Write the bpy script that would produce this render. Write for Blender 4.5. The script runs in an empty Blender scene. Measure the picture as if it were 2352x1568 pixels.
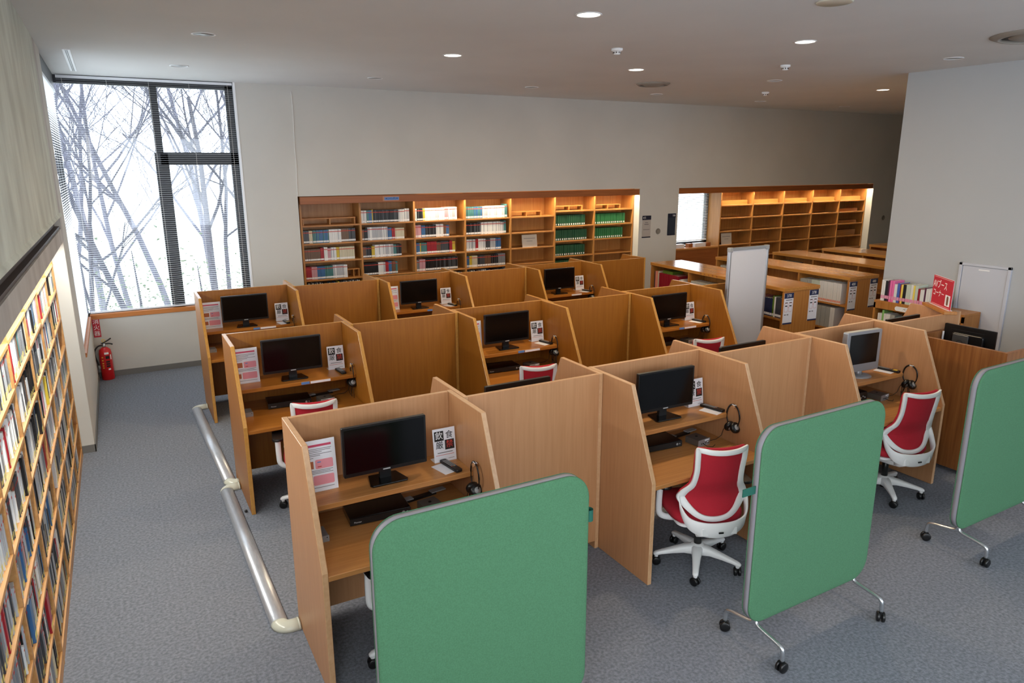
import bpy, bmesh, math, random
from mathutils import Vector, Matrix
R = math.radians
rnd = random.Random(7)
sc = bpy.context.scene
COL = sc.collection
# ------------------------------------------------------------------ camera, world, exposure
cd = bpy.data.cameras.new('camera'); cam = bpy.data.objects.new('camera', cd); COL.objects.link(cam)
cd.sensor_width = 36.0; cd.lens = 1627.0 / 2352 * 36.0; cd.clip_start = 0.05; cd.clip_end = 200
YAW, PITCH, ROLL, CH = 0.5038, 0.2436, -0.0036, 2.7048
fw = Vector((math.sin(YAW)*math.cos(PITCH), math.cos(YAW)*math.cos(PITCH), -math.sin(PITCH)))
r0 = Vector((math.cos(YAW), -math.sin(YAW), 0)); u0 = r0.cross(fw)
rv = r0*math.cos(ROLL) + u0*math.sin(ROLL); uv = u0*math.cos(ROLL) - r0*math.sin(ROLL)
cam.matrix_world = Matrix(((rv.x, uv.x, -fw.x, 0), (rv.y, uv.y, -fw.y, 0), (rv.z, uv.z, -fw.z, CH), (0, 0, 0, 1)))
sc.camera = cam
sc.view_settings.view_transform = 'Standard'; sc.view_settings.look = 'None'
sc.view_settings.exposure = 0.0; sc.view_settings.gamma = 1.0; sc.view_settings.use_curve_mapping = False
W = bpy.data.worlds.new('overcast_sky'); sc.world = W; W.use_nodes = True
SKY = 5.0
wn = W.node_tree.nodes; wl = W.node_tree.links; wn.clear()
wo = wn.new('ShaderNodeOutputWorld'); wb = wn.new('ShaderNodeBackground'); wc = wn.new('ShaderNodeTexCoord')
ws = wn.new('ShaderNodeSeparateXYZ'); wr = wn.new('ShaderNodeValToRGB')
wl.new(wc.outputs['Generated'], ws.inputs[0]); wl.new(ws.outputs['Z'], wr.inputs[0])
wr.color_ramp.elements[0].position = 0.0; wr.color_ramp.elements[0].color = (0.76, 0.86, 1.0, 1)
wr.color_ramp.elements[1].position = 0.6; wr.color_ramp.elements[1].color = (0.84, 0.93, 1.0, 1)
wl.new(wr.outputs[0], wb.inputs[0]); wb.inputs[1].default_value = SKY; wl.new(wb.outputs[0], wo.inputs[0])
def area(name, loc, size, power, color, rot=(0, 0, 0), shape='RECTANGLE', portal=False, spread=None, parent=None):
    l = bpy.data.lights.new(name, 'AREA'); l.shape = shape; l.size = size[0]; l.size_y = size[1] if len(size) > 1 else size[0]
    l.energy = power; l.color = color
    if spread: l.spread = spread
    if portal: l.cycles.is_portal = True
    o = bpy.data.objects.new(name, l); COL.objects.link(o); o.location = loc; o.rotation_euler = rot
    if parent: o.parent = parent
    return o
area('window_portal', (0.55, 10.62, 2.3), (2.2, 3.0), 0, (1, 1, 1), (R(-90), 0, 0), portal=True)
area('window_portal', (-0.62, 9.5, 2.3), (2.2, 3.0), 0, (1, 1, 1), (0, R(-90), 0), portal=True)
# tall windows in the wall behind the camera
for wx in (1.6, 4.4, 7.2):
    area('rear_window_daylight', (wx, -3.95, 2.2), (2.3, 2.6), 12, (0.97, 0.985, 1.0), (R(90), 0, 0))
# daylight added in an unseen left-wall opening, brightening the surfaces that face left
area('added_side_daylight', (-0.40, -1.2, 2.2), (2.6, 4.6), 124, (1.0, 0.985, 0.95), (0, R(-90), 0))
# ------------------------------------------------------------------ materials
def S(r, g, b):
    f = lambda c: c/12.92 if c <= 0.04045 else ((c+0.055)/1.055)**2.4
    return (f(r/255), f(g/255), f(b/255), 1)
MATS = {}
def mat(name, rgb, rough=0.5, metal=0.0, var=0.0, scale=(1, 1, 1), nscale=8, rgb2=None, bump=0.0, bscale=60, spec=0.5, emit=0, alpha=None, trans=0, detail=4):
    if name in MATS: return MATS[name]
    m = bpy.data.materials.new(name); m.use_nodes = True; nt = m.node_tree; N = nt.nodes; L = nt.links
    b = N['Principled BSDF']; c = S(*rgb)
    b.inputs['Base Color'].default_value = c; b.inputs['Roughness'].default_value = rough; b.inputs['Metallic'].default_value = metal
    b.inputs['Specular IOR Level'].default_value = spec
    if trans: b.inputs['Transmission Weight'].default_value = trans
    if emit:
        b.inputs['Emission Color'].default_value = c; b.inputs['Emission Strength'].default_value = emit
    if var or rgb2 or bump:
        tc = N.new('ShaderNodeTexCoord'); mp = N.new('ShaderNodeMapping'); L.new(tc.outputs['Object'], mp.inputs[0]); mp.inputs['Scale'].default_value = scale
    if var or rgb2:
        no = N.new('ShaderNodeTexNoise'); no.inputs['Scale'].default_value = nscale; no.inputs['Detail'].default_value = detail; L.new(mp.outputs[0], no.inputs['Vector'])
        cr = N.new('ShaderNodeValToRGB'); L.new(no.outputs['Fac'], cr.inputs[0])
        c2 = S(*rgb2) if rgb2 else tuple(x*(1-var) for x in c[:3])+(1,)
        cr.color_ramp.elements[0].color = c2; cr.color_ramp.elements[0].position = 0.33
        cr.color_ramp.elements[1].color = c; cr.color_ramp.elements[1].position = 0.67
        L.new(cr.outputs[0], b.inputs['Base Color'])
    if bump:
        n2 = N.new('ShaderNodeTexNoise'); n2.inputs['Scale'].default_value = bscale; n2.inputs['Detail'].default_value = 3; L.new(mp.outputs[0], n2.inputs['Vector'])
        bp = N.new('ShaderNodeBump'); bp.inputs['Strength'].default_value = bump; bp.inputs['Distance'].default_value = 0.01
        L.new(n2.outputs['Fac'], bp.inputs['Height']); L.new(bp.outputs[0], b.inputs['Normal'])
    MATS[name] = m; return m
VG = (14, 14, 0.6)     # grain stretched along z
HX = (0.6, 14, 14)     # along x
HY = (14, 0.6, 14)     # along y
beech = mat('beech_laminate', (190, 140, 98), 0.42, rgb2=(180, 130, 88), scale=VG, nscale=4)
beechE = mat('beech_edge_band', (204, 162, 122), 0.38, rgb2=(194, 150, 108), scale=(9, 9, 9), nscale=4)
beechD = mat('beech_worktop', (188, 132, 76), 0.36, rgb2=(174, 118, 64), scale=HX, nscale=4)
oak = mat('oak_laminate', (158, 100, 31), 0.42, rgb2=(146, 89, 23), scale=VG, nscale=4)
oakE = mat('oak_edge_band', (196, 146, 74), 0.22, rgb2=(186, 134, 66), scale=(9, 9, 9), nscale=4)
oakD = mat('oak_worktop', (176, 114, 46), 0.30, rgb2=(160, 98, 36), scale=HX, nscale=4)
shelfW = mat('shelving_wood', (190, 132, 70), 0.42, rgb2=(172, 112, 54), scale=HX, nscale=3)
shelfV = mat('shelving_wood_upright', (190, 134, 72), 0.42, rgb2=(174, 116, 56), scale=VG, nscale=3)
fasciaW = mat('fascia_wood', (158, 92, 44), 0.45, rgb2=(140, 78, 34), scale=HX, nscale=3)
caseTop = mat('bookcase_top_wood', (196, 138, 70), 0.16, rgb2=(182, 122, 56), scale=HY, nscale=3)
caseW = mat('bookcase_wood', (188, 128, 62), 0.4, rgb2=(170, 108, 46), scale=VG, nscale=3)
cdW = mat('disc_shelving_wood', (196, 148, 94), 0.4, rgb2=(180, 128, 74), scale=HY, nscale=3)
counterW = mat('counter_wood', (156, 100, 52), 0.4, rgb2=(128, 76, 36), scale=VG, nscale=3)
sillW = mat('sill_wood', (200, 128, 66), 0.4, rgb2=(186, 112, 52), scale=HX, nscale=3)
wallP = mat('cream_wall_paint', (204, 201, 193), 0.85, var=0.06, nscale=1.2, bump=0.03, bscale=120)
wallR = mat('white_wall_paint', (182, 184, 185), 0.85, var=0.03, nscale=1.0)
ceilP = mat('ceiling_paint', (222, 221, 218), 0.9, var=0.06, nscale=0.9, bump=0.05, bscale=90)
conc = mat('rough_concrete', (222, 228, 216), 0.9, rgb2=(194, 198, 186), scale=(1, 1.7, 0.8), nscale=2.2, bump=0.35, bscale=70, detail=7)
concB = mat('smooth_concrete', (200, 196, 190), 0.85, rgb2=(172, 166, 160), scale=(1, 1.5, 0.6), nscale=2.5, bump=0.15, bscale=60)
groove = mat('dark_channel', (70, 58, 54), 0.6)
baseM = mat('grey_vinyl_base', (112, 110, 106), 0.6)
black = mat('black_plastic', (14, 14, 15), 0.35)
screenM = mat('black_screen', (6, 6, 7), 0.16, spec=0.4)
blackG = mat('gloss_black', (10, 10, 11), 0.12)
rubber = mat('black_rubber', (20, 20, 22), 0.55)
frameB = mat('black_window_frame', (22, 24, 28), 0.4)
slatM = mat('white_blind_slat', (232, 234, 236), 0.5)
whiteP = mat('white_plastic', (240, 241, 242), 0.35)
creamP = mat('cream_plastic', (206, 206, 190), 0.22)
greyP = mat('grey_plastic', (150, 152, 154), 0.4)
silverP = mat('silver_plastic', (160, 162, 166), 0.35, metal=0.5)
alu = mat('brushed_aluminium', (196, 200, 204), 0.32, metal=0.85)
aluD = mat('aluminium_duct', (204, 208, 214), 0.34, metal=0.6, var=0.12, scale=(20, 3, 20), nscale=5)
chromeM = mat('silver_tube', (198, 202, 206), 0.25, metal=0.9)
redF = mat('red_fabric', (188, 28, 48), 0.85, bump=0.25, bscale=500, var=0.12, nscale=250)
greenF = mat('green_felt', (75, 124, 90), 0.95, rgb2=(67, 112, 80), nscale=160, bump=0.3, bscale=400)
greyT = mat('grey_edging', (140, 138, 146), 0.55)
strapG = mat('dark_green_webbing', (20, 88, 74), 0.8)
paper = mat('white_paper', (232, 232, 238), 0.7)
acryl = mat('clear_acrylic', (226, 224, 228), 0.15)
ink = mat('black_ink', (26, 24, 24), 0.7)
inkG = mat('grey_ink', (120, 116, 118), 0.7)
inkR = mat('red_ink', (196, 64, 52), 0.7)
redP = mat('red_sign', (190, 30, 52), 0.5)
pinkP = mat('pink_print', (232, 150, 160), 0.7)
crimP = mat('crimson_print', (200, 70, 100), 0.7)
orgP = mat('orange_print', (176, 100, 62), 0.7)
whiteI = mat('white_ink', (240, 240, 240), 0.6)
navy = mat('navy_print', (26, 42, 84), 0.5)
navyD = mat('dark_navy_board', (38, 48, 62), 0.5)
blueL = mat('blue_label', (92, 134, 196), 0.6)
pinkL = mat('pink_label', (228, 150, 180), 0.6)
extR = mat('extinguisher_red', (196, 22, 26), 0.28)
yellowM = mat('yellow_print', (226, 190, 60), 0.5)
discG = mat('grey_louvre', (136, 130, 120), 0.6)
lampM = mat('lamp_glow', (255, 244, 226), 0.5, emit=7)
tubeM = mat('tube_glow', (255, 226, 176), 0.5, emit=5)
reflM = mat('unlit_reflector', (150, 150, 150), 0.35, metal=0.4)
doorM = mat('grey_door_paint', (196, 198, 206), 0.5)
cordM = mat('white_cord', (222, 218, 212), 0.6)
logoM = mat('pale_logo', (190, 190, 192), 0.5)
carpet = mat('grey_carpet', (130, 134, 143), 0.97, rgb2=(98, 102, 110), nscale=55, bump=0.45, bscale=130, detail=9)
barkM = mat('bare_bark', (88, 88, 98), 0.9, rgb2=(66, 66, 76), scale=(6, 6, 1), nscale=4)
leafM = mat('pale_evergreen_leaf', (104, 122, 92), 0.7, rgb2=(74, 94, 66), nscale=3)
groundM = mat('glare_whitened_ground', (232, 234, 230), 0.95, rgb2=(214, 220, 208), nscale=1.5)  # whitened to stand for outdoor overexposure and bounce daylight onto the ceiling
glassM = mat('window_glass', (255, 255, 255), 0.0, trans=1.0)
# glass that lets daylight through cheaply
nt = glassM.node_tree
tr = nt.nodes.new('ShaderNodeBsdfTransparent'); gl = nt.nodes.new('ShaderNodeBsdfGlossy'); gl.inputs['Roughness'].default_value = 0.02
mx = nt.nodes.new('ShaderNodeMixShader'); mx.inputs[0].default_value = 0.05
nt.links.new(tr.outputs[0], mx.inputs[1]); nt.links.new(gl.outputs[0], mx.inputs[2])
nt.links.new(mx.outputs[0], [n for n in nt.nodes if n.type == 'OUTPUT_MATERIAL'][0].inputs['Surface'])
# ------------------------------------------------------------------ mesh helpers
class MB:
    def __init__(s): s.v = []; s.f = []; s.m = []; s.sm = []
    def add(s, vs, fs, mi=0, smooth=False, M=None):
        o = len(s.v)
        s.v += [tuple(M @ Vector(p)) if M else tuple(p) for p in vs]
        s.f += [tuple(i+o for i in f) for f in fs]; s.m += [mi]*len(fs); s.sm += [smooth]*len(fs)
        return s
    def box(s, x0, y0, z0, x1, y1, z1, mi=0, M=None):
        vs = [(x, y, z) for z in (z0, z1) for y in (y0, y1) for x in (x0, x1)]
        return s.add(vs, [(0, 2, 3, 1), (4, 5, 7, 6), (0, 1, 5, 4), (2, 6, 7, 3), (0, 4, 6, 2), (1, 3, 7, 5)], mi, M=M)
    def prism(s, poly, axis, a, b, mi=0, mside=None, smooth=False, M=None):
        n = len(poly)
        def P(p, t):
            return {'x': (t, p[0], p[1]), 'y': (p[0], t, p[1]), 'z': (p[0], p[1], t)}[axis]
        vs = [P(p, a) for p in poly]+[P(p, b) for p in poly]
        s.add(vs, [tuple(range(n))[::-1], tuple(range(n, 2*n))], mi, M=M)
        o = len(s.v)-2*n
        for i in range(n):
            j = (i+1) % n
            s.f.append((o+i, o+j, o+n+j, o+n+i)); s.m.append(mi if mside is None else mside); s.sm.append(smooth)
        return s
    def rings(s, rs, closed=True, cap=True, mi=0, smooth=True, M=None, loop=False):
        n = len(rs[0]); vs = [p for r in rs for p in r]; fs = []
        k = len(rs)
        for i in range(k if loop else k-1):
            for j in range(n if closed else n-1):
                a = i*n+j; b = i*n+(j+1) % n; c = ((i+1) % k)*n+(j+1) % n; d = ((i+1) % k)*n+j
                fs.append((a, b, c, d))
        s.add(vs, fs, mi, smooth, M)
        if cap and not loop:
            o = len(s.v)-len(vs)
            s.f += [tuple(o+j for j in range(n))[::-1], tuple(o+(k-1)*n+j for j in range(n))]; s.m += [mi]*2; s.sm += [False]*2
        return s
    def cyl(s, p0, p1, r0, r1=None, n=16, mi=0, M=None, cap=True):
        return s.tube([p0, p1], [r0, r0 if r1 is None else r1], n, mi, M, cap)
    def tube(s, pts, r, n=8, mi=0, M=None, cap=True, flat=None, up=None):
        pts = [Vector(p) for p in pts]; rs = []
        prev = None
        for i, p in enumerate(pts):
            t = (pts[min(i+1, len(pts)-1)]-pts[max(i-1, 0)]).normalized()
            if up is not None: a = Vector(up).cross(t)
            elif prev is None: a = t.cross(Vector((0, 0, 1)) if abs(t.z) < 0.9 else Vector((1, 0, 0)))
            else: a = prev - t*prev.dot(t)
            a.normalize(); b = t.cross(a); prev = a
            rr = r[i] if isinstance(r, (list, tuple)) else r
            fl = 1 if flat is None else flat
            rs.append([p+a*rr*math.cos(2*math.pi*k/n)+b*rr*fl*math.sin(2*math.pi*k/n) for k in range(n)])
        return s.rings(rs, True, cap, mi, True, M)
    def lathe(s, prof, n=20, c=(0, 0, 0), mi=0, M=None):
        rs = [[(c[0]+r*math.cos(2*math.pi*k/n), c[1]+r*math.sin(2*math.pi*k/n), c[2]+z) for k in range(n)] for r, z in prof]
        return s.rings(rs, True, True, mi, True, M)
    def build(s, name, mats, parent=None, loc=(0, 0, 0), rot=(0, 0, 0), bevel=0, seg=1, sub=0, link=True):
        me = bpy.data.meshes.new(name); me.from_pydata(s.v, [], s.f); me.update()
        for m in (mats if isinstance(mats, (list, tuple)) else [mats]): me.materials.append(m)
        me.polygons.foreach_set('material_index', s.m); me.polygons.foreach_set('use_smooth', s.sm); me.update()
        bm = bmesh.new(); bm.from_mesh(me); bmesh.ops.recalc_face_normals(bm, faces=bm.faces); bm.to_mesh(me); bm.free()
        o = bpy.data.objects.new(name, me)
        if link: COL.objects.link(o)
        o.location = loc; o.rotation_euler = rot
        if parent: o.parent = parent
        if bevel:
            b = o.modifiers.new('bevel', 'BEVEL'); b.width = bevel; b.segments = seg; b.limit_method = 'ANGLE'; b.angle_limit = R(40)
        if sub:
            b = o.modifiers.new('sub', 'SUBSURF'); b.levels = sub; b.render_levels = sub
        return o
def tag(o, label, cat, group=None, kind=None):
    o['label'] = label; o['category'] = cat
    if group: o['group'] = group
    if kind: o['kind'] = kind
    return o
def thing(name, label, cat, loc=(0, 0, 0), rz=0, group=None, rot=None):
    o = bpy.data.objects.new(name, None); o.empty_display_size = 0.1; COL.objects.link(o)
    o.location = loc; o.rotation_euler = rot if rot else (0, 0, rz)
    return tag(o, label, cat, group)
def struct(o): o['kind'] = 'structure'; return o
def copy_tree(o, parent=None):
    c = o.copy(); COL.objects.link(c)
    if parent: c.parent = parent
    for ch in list(o.children): copy_tree(ch, c)
    return c
TXT = {}
def text_mesh(s, size, align='CENTER', ext=0.0004):
    k = (s, size, align)
    if k not in TXT:
        cu = bpy.data.curves.new('text', 'FONT'); cu.body = s; cu.size = size; cu.align_x = align; cu.align_y = 'CENTER'; cu.extrude = ext; cu.resolution_u = 3
        o = bpy.data.objects.new('text', cu); COL.objects.link(o)
        dg = bpy.context.evaluated_depsgraph_get()
        me = bpy.data.meshes.new_from_object(o.evaluated_get(dg)); bpy.data.objects.remove(o); TXT[k] = me
    return TXT[k]
def text(s, size, m, parent, loc, rot=(R(90), 0, 0), name='lettering', align='CENTER', sx=1):
    me = text_mesh(s, size, align).copy(); me.materials.clear(); me.materials.append(m)
    o = bpy.data.objects.new(name, me); COL.objects.link(o); o.parent = parent; o.location = loc; o.rotation_euler = rot; o.scale = (sx, 1, 1)
    return o
def rrect(w, h, r, n=6, cx=0, cy=0):
    out = []
    for qx, qy, a0 in ((1, 1, 0), (-1, 1, 90), (-1, -1, 180), (1, -1, 270)):
        for i in range(n+1):
            a = R(a0+90*i/n); out.append((cx+qx*(w/2-r)+r*math.cos(a), cy+qy*(h/2-r)+r*math.sin(a)))
    return out
def arc(c, r, a0, a1, n, plane='xy', z=0):
    o = []
    for i in range(n+1):
        a = R(a0+(a1-a0)*i/n); o.append((c[0]+r*math.cos(a), c[1]+r*math.sin(a)))
    return o
# ------------------------------------------------------------------ the setting
YB, ZC, XL = 10.487, 3.785, -0.447
ob = MB().box(-1.0, -4.2, -0.1, 19.2, YB+0.75, 0).build('floor', carpet); struct(ob)
ob = MB().box(-1.0, -4.2, ZC, 19.2, YB+0.75, ZC+0.2).build('ceiling', ceilP); struct(ob)
# back wall with the tall window, two shelving niches and a niche window
b = MB()
TH = 0.16
def bw(x0, z0, x1, z1): b.box(x0, YB, z0, x1, YB+TH, z1)
OP1 = (2.30, 8.475, 2.285); OP2 = (9.41, 15.22, 2.275)
bw(-0.6, 0, 1.575, 0.80)
bw(1.575, 0, OP1[0], ZC); bw(OP1[0], OP1[2], OP1[1], ZC); bw(OP1[1], 0, OP2[0], ZC); bw(OP2[0], OP2[2], OP2[1], ZC); bw(OP2[1], 0, 19.2, ZC)
b.box(OP1[0], YB+0.55, 0, OP1[1], YB+0.65, 2.5); b.box(OP1[0]-0.1, YB+TH, 0, OP1[0], YB+0.65, 2.5); b.box(OP1[1], YB+TH, 0, OP1[1]+0.1, YB+0.65, 2.5)
b.box(10.66, YB+0.55, 0, OP2[1], YB+0.65, 2.5); b.box(OP2[0]-0.1, YB+TH, 0, OP2[0], YB+0.65, 2.5); b.box(OP2[1], YB+TH, 0, OP2[1]+0.1, YB+0.65, 2.5)
b.box(OP2[0], YB+0.35, 0, 10.66, YB+0.65, 1.10); b.box(OP2[0], YB+TH, 2.29, OP2[1], YB+0.65, 2.5); b.box(OP1[0], YB+TH, 2.30, OP1[1], YB+0.65, 2.5)
struct(b.build('wall_back', wallP))
struct(MB().box(-0.447, YB-0.012, 0, 2.30, YB, 0.075).box(8.475, YB-0.012, 0, 9.41, YB, 0.075).box(15.22, YB-0.012, 0, 19, YB, 0.075).build('baseboard_back', baseM))
# left wall: pier and corner-window part, then the niche wall with rough concrete above
YP, YW = 7.65, 8.36
b = MB().box(-0.80, YP, 0, XL, YW, ZC).box(-0.62, YW, 0, XL, YB+0.16, 0.80)
struct(b.build('wall_left', wallP, bevel=0.004))
struct(MB().box(-0.58, YP-0.010, 0, XL+0.008, YP, 0.075).box(XL, YP-0.010, 0, XL+0.01, YB-0.012, 0.075).build('baseboard_left', baseM))
b = MB().box(-0.78, 1.8, 2.275, XL, 7.86, ZC)
b.prism([(XL, 2.30), (XL+0.012, 2.285), (XL+0.012, 2.268), (XL, 2.262)], 'y', 1.8, 7.84)
struct(b.build('wall_left_upper', conc))
struct(MB().box(-0.78, 1.8, 2.165, XL-0.05, 7.86, 2.275).box(XL-0.05, 1.8, 2.165, XL-0.012, 7.86, 2.185).build('trim_1', groove))
struct(MB().box(-0.78, 1.8, 2.045, XL, 7.86, 2.165).build('trim_2', concB))
struct(MB().box(-1.0, -4.2, 0, -0.90, YP, 2.05).build('wall_left_niche', wallP))
struct(MB().box(XL-0.001, YP, 2.05, XL+0.0005, YP+0.21, ZC).build('trim_3', concB))
struct(MB().box(-0.9, 1.8, 0, XL, 2.0, 2.06).box(-0.65, -4.2, 0, XL, 1.8, 0.85).box(-0.65, -4.2, 3.55, XL, 1.8, ZC).box(-0.65, -4.2, 0.85, XL, -3.6, 3.55).box(-0.65, 1.2, 0.85, XL, 1.8, 3.55).build('wall_left_rear', wallP))
# rear wall (behind the camera) with tall windows, right wall, far right walls
b = MB().box(-1, -4.2, 0, 19, -4.0, 0.85).box(-1, -4.2, 3.55, 19, -4.0, ZC)
for x0, x1 in ((-1, 0.4), (2.8, 3.2), (5.6, 6.0), (8.4, 19)): b.box(x0, -4.2, 0.85, x1, -4.0, 3.55)
struct(b.build('wall_rear', wallP))
struct(MB().box(8.72, -4.0, 0, 8.90, 5.72, ZC).build('wall_right', wallR))
struct(MB().box(8.90, 5.60, 0, 19, 5.72, ZC).build('wall_inner', wallP))
struct(MB().box(19, -4.2, 0, 19.2, 11.2, ZC).build('wall_far_right', wallP))
# window 1: the corner window (back part) in black frame, blinds in front
b = MB(); yg0, yg1 = YB+0.06, YB+0.12
b.box(-0.55, yg0, 3.69, 1.575, yg1+0.02, 3.785)
b.box(0.555, yg0, 2.87, 0.645, yg1, 3.70); b.box(0.535, yg0, 0.80, 0.695, yg1, 2.88)
b.box(0.60, yg0, 2.725, 1.575, yg1, 2.885); b.box(1.465, yg0, 0.8, 1.575, yg1, 3.75)
b.box(-0.55, yg0, 0.80, 1.575, yg1, 0.86); b.box(-0.56, yg0, 0.8, -0.49, yg1, 3.75)
w1 = struct(b.build('window_1', frameB, bevel=0.003))
MB().box(-0.50, YB+0.088, 0.86, 1.47, YB+0.092, 3.69).build('pane', glassM, w1)
ms = struct(MB().box(-0.447, YB-0.012, 0.785, 1.575, YB+0.07, 0.845).build('trim_4', sillW, bevel=0.003))
struct(MB().box(1.563, YB-0.004, 0.845, 1.59, YB+0.06, ZC).build('trim_5', whiteP))
b = MB().box(-0.57, YW, 3.69, -0.50, YB+0.1, 3.785).box(-0.57, YW, 0.80, -0.50, YB, 0.86).box(-0.57, YW, 0.8, -0.50, YW+0.07, 3.7)
b.box(-0.50, YW+0.02, 3.60, -0.462, YB-0.01, 3.783)
w2 = struct(b.build('window_2', frameB, bevel=0.003))
MB().box(-0.54, YW+0.06, 0.86, -0.536, YB, 3.69).build('pane', glassM, w2)
struct(MB().box(-0.53, YW, 0.785, -0.435, YB-0.015, 0.83).build('trim_6', sillW))
b = MB().box(9.41, YB+0.50, 1.12, 10.66, YB+0.56, 1.18).box(9.41, YB+0.50, 2.20, 10.66, YB+0.56, 2.29).box(9.41, YB+0.50, 1.12, 9.47, YB+0.56, 2.29).box(10.60, YB+0.50, 1.12, 10.66, YB+0.56, 2.29)
w3 = struct(b.build('window_3', frameB))
MB().box(9.46, YB+0.528, 1.17, 10.61, YB+0.532, 2.22).build('pane', glassM, w3)
def blind(label, x0, x1, z0, z1, y, pitch, tilt, rz=0, loc=None, bevel=0):
    t = thing('venetian_blind', label, 'blind', loc or (0, 0, 0), rz)
    MB().box(x0, y-0.02, z1-0.03, x1, y+0.02, z1).build('headrail', slatM, t)
    b = MB(); z = z0+0.03; w = 0.0088; ct, st = math.cos(tilt)*w, math.sin(tilt)*w
    while z < z1-0.04:
        pts = [(-ct, -st), (0, 0.0016), (ct, st)]
        b.add([(x, y+p[0], z+p[1]) for x in (x0, x1) for p in pts], [(0, 1, 4, 3), (1, 2, 5, 4)], 0)
        z += pitch
    b.build('slats', slatM, t)
    MB().box(x0, y-0.012, z0, x1, y+0.012, z0+0.018).build('bottom_rail', slatM, t)
    n = max(2, int((x1-x0)/0.42))
    for i in range(n+1):
        x = x0+0.06+(x1-x0-0.12)*i/n
        MB().box(x-0.0015, y-0.0135, z0, x+0.0015, y-0.0125, z1).build('ladder_cord', cordM, t)
    return t
blind('white venetian blind over the tall back window with bare trees behind', -0.435, 1.555, 0.862, 3.775, YB+0.022, 0.027, R(6))
blind('white venetian blind on the left wall window meeting the back window at the corner', -1.06, 1.02, 0.85, 3.60, 0, 0.027, R(6), R(-90), (-0.475, YB-1.05, 0))
blind('small white venetian blind in the right shelving niche window', 9.46, 10.62, 1.20, 2.20, YB+0.46, 0.032, R(36))
# ------------------------------------------------------------------ outside: ground, bare trees, shrubs
struct(MB().box(-60, YB+0.8, -1.3, 60, 90, -1.2).build('ground', groundM))
def tree_mesh(seed, h, lean, rad0):
    r = random.Random(seed); b = MB(); tb = MB()
    def grow(p, d, L, rad, lvl, mb):
        n = 5 if lvl < 2 else 3; pts = [p]; q = p; dd = d.copy(); w = .10 if lvl == 0 else .17
        for i in range(n):
            dd = (dd+Vector((r.uniform(-w, w), r.uniform(-w, w), r.uniform(-.02, .14)))).normalized(); q = q+dd*L/n; pts.append(q)
        mb.tube(pts, [max(.0035, rad*(1-0.6*i/n)) for i in range(n+1)], 6 if lvl < 2 else (4 if lvl < 3 else 3), cap=False)
        if lvl >= 4: return
        for i in range((5, 4, 5, 4)[lvl]):
            t = r.uniform(.30, 1); k = min(n-1, int(t*n)); a = pts[k].lerp(pts[k+1], t*n-k)
            side = Vector((r.uniform(-1.2, 1), r.uniform(-.7, .7), r.uniform(-.1, .7))).normalized()
            grow(a, (dd*0.7+side*0.9).normalized(), L*r.uniform(.48, .72), rad*(1-.55*t)*r.uniform(.42, .60), lvl+1, b)
    grow(Vector((0, 0, 0)), Vector((lean, 0, 1)).normalized(), h, rad0, 0, tb)
    return tb, b
bark2 = mat('haze_lightened_bark', (116, 116, 130), 0.9, rgb2=(94, 94, 108), scale=(6, 6, 1), nscale=4)  # bark colour lightened to imitate the bright veil over farther trees
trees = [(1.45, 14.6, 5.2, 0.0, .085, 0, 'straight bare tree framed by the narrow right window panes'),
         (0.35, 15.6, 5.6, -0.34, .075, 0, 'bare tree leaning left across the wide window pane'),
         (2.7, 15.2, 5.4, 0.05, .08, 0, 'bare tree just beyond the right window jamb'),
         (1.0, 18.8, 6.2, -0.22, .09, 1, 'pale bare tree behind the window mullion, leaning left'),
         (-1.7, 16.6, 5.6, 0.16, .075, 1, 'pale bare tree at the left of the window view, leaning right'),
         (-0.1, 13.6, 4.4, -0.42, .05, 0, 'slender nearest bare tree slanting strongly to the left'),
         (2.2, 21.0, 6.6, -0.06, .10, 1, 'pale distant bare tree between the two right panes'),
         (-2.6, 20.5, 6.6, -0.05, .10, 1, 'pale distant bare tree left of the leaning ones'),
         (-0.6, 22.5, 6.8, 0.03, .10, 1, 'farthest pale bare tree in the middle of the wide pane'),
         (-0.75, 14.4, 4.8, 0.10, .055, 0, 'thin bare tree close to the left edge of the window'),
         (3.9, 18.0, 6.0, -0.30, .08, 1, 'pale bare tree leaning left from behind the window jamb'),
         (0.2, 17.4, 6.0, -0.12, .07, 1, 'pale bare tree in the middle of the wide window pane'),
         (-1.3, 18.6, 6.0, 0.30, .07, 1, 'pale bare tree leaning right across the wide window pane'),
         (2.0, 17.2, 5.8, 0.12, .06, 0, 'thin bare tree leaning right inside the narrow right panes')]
for i, (x, y, h, ln, r0_, far, lab) in enumerate(trees):
    tb, b = tree_mesh(23+i*7, h, ln, r0_)
    t = thing('bare_tree', lab, 'tree', (x, y, -1.25), 0, 'bare trees outside the window')
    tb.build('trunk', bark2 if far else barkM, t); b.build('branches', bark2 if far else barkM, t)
def shrub(x, y, w, h, label):
    r = random.Random(int(x*100)); b = MB()
    for i in range(900):
        p = Vector((r.gauss(0, w*0.36), r.gauss(0, w*0.36), abs(r.gauss(0, h*0.45))+0.05)); a = r.uniform(0, 6.28); s = r.uniform(.025, .055)
        u = Vector((math.cos(a), math.sin(a), r.uniform(-.6, .6)))*s; v = Vector((-math.sin(a), math.cos(a), r.uniform(-.6, .6)))*s*.6
        b.add([p-u, p+v, p+u, p-v], [(0, 1, 2, 3)])
    t = thing('shrub', label, 'shrub', (x, y, -1.2), 0, 'shrubs outside the window')
    b.build('foliage', leafM, t); MB().tube([(0, 0, 0), (0.05, 0, h*.5), (0, 0.05, h)], [.04, .03, .01], 6).build('stem', barkM, t)
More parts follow.
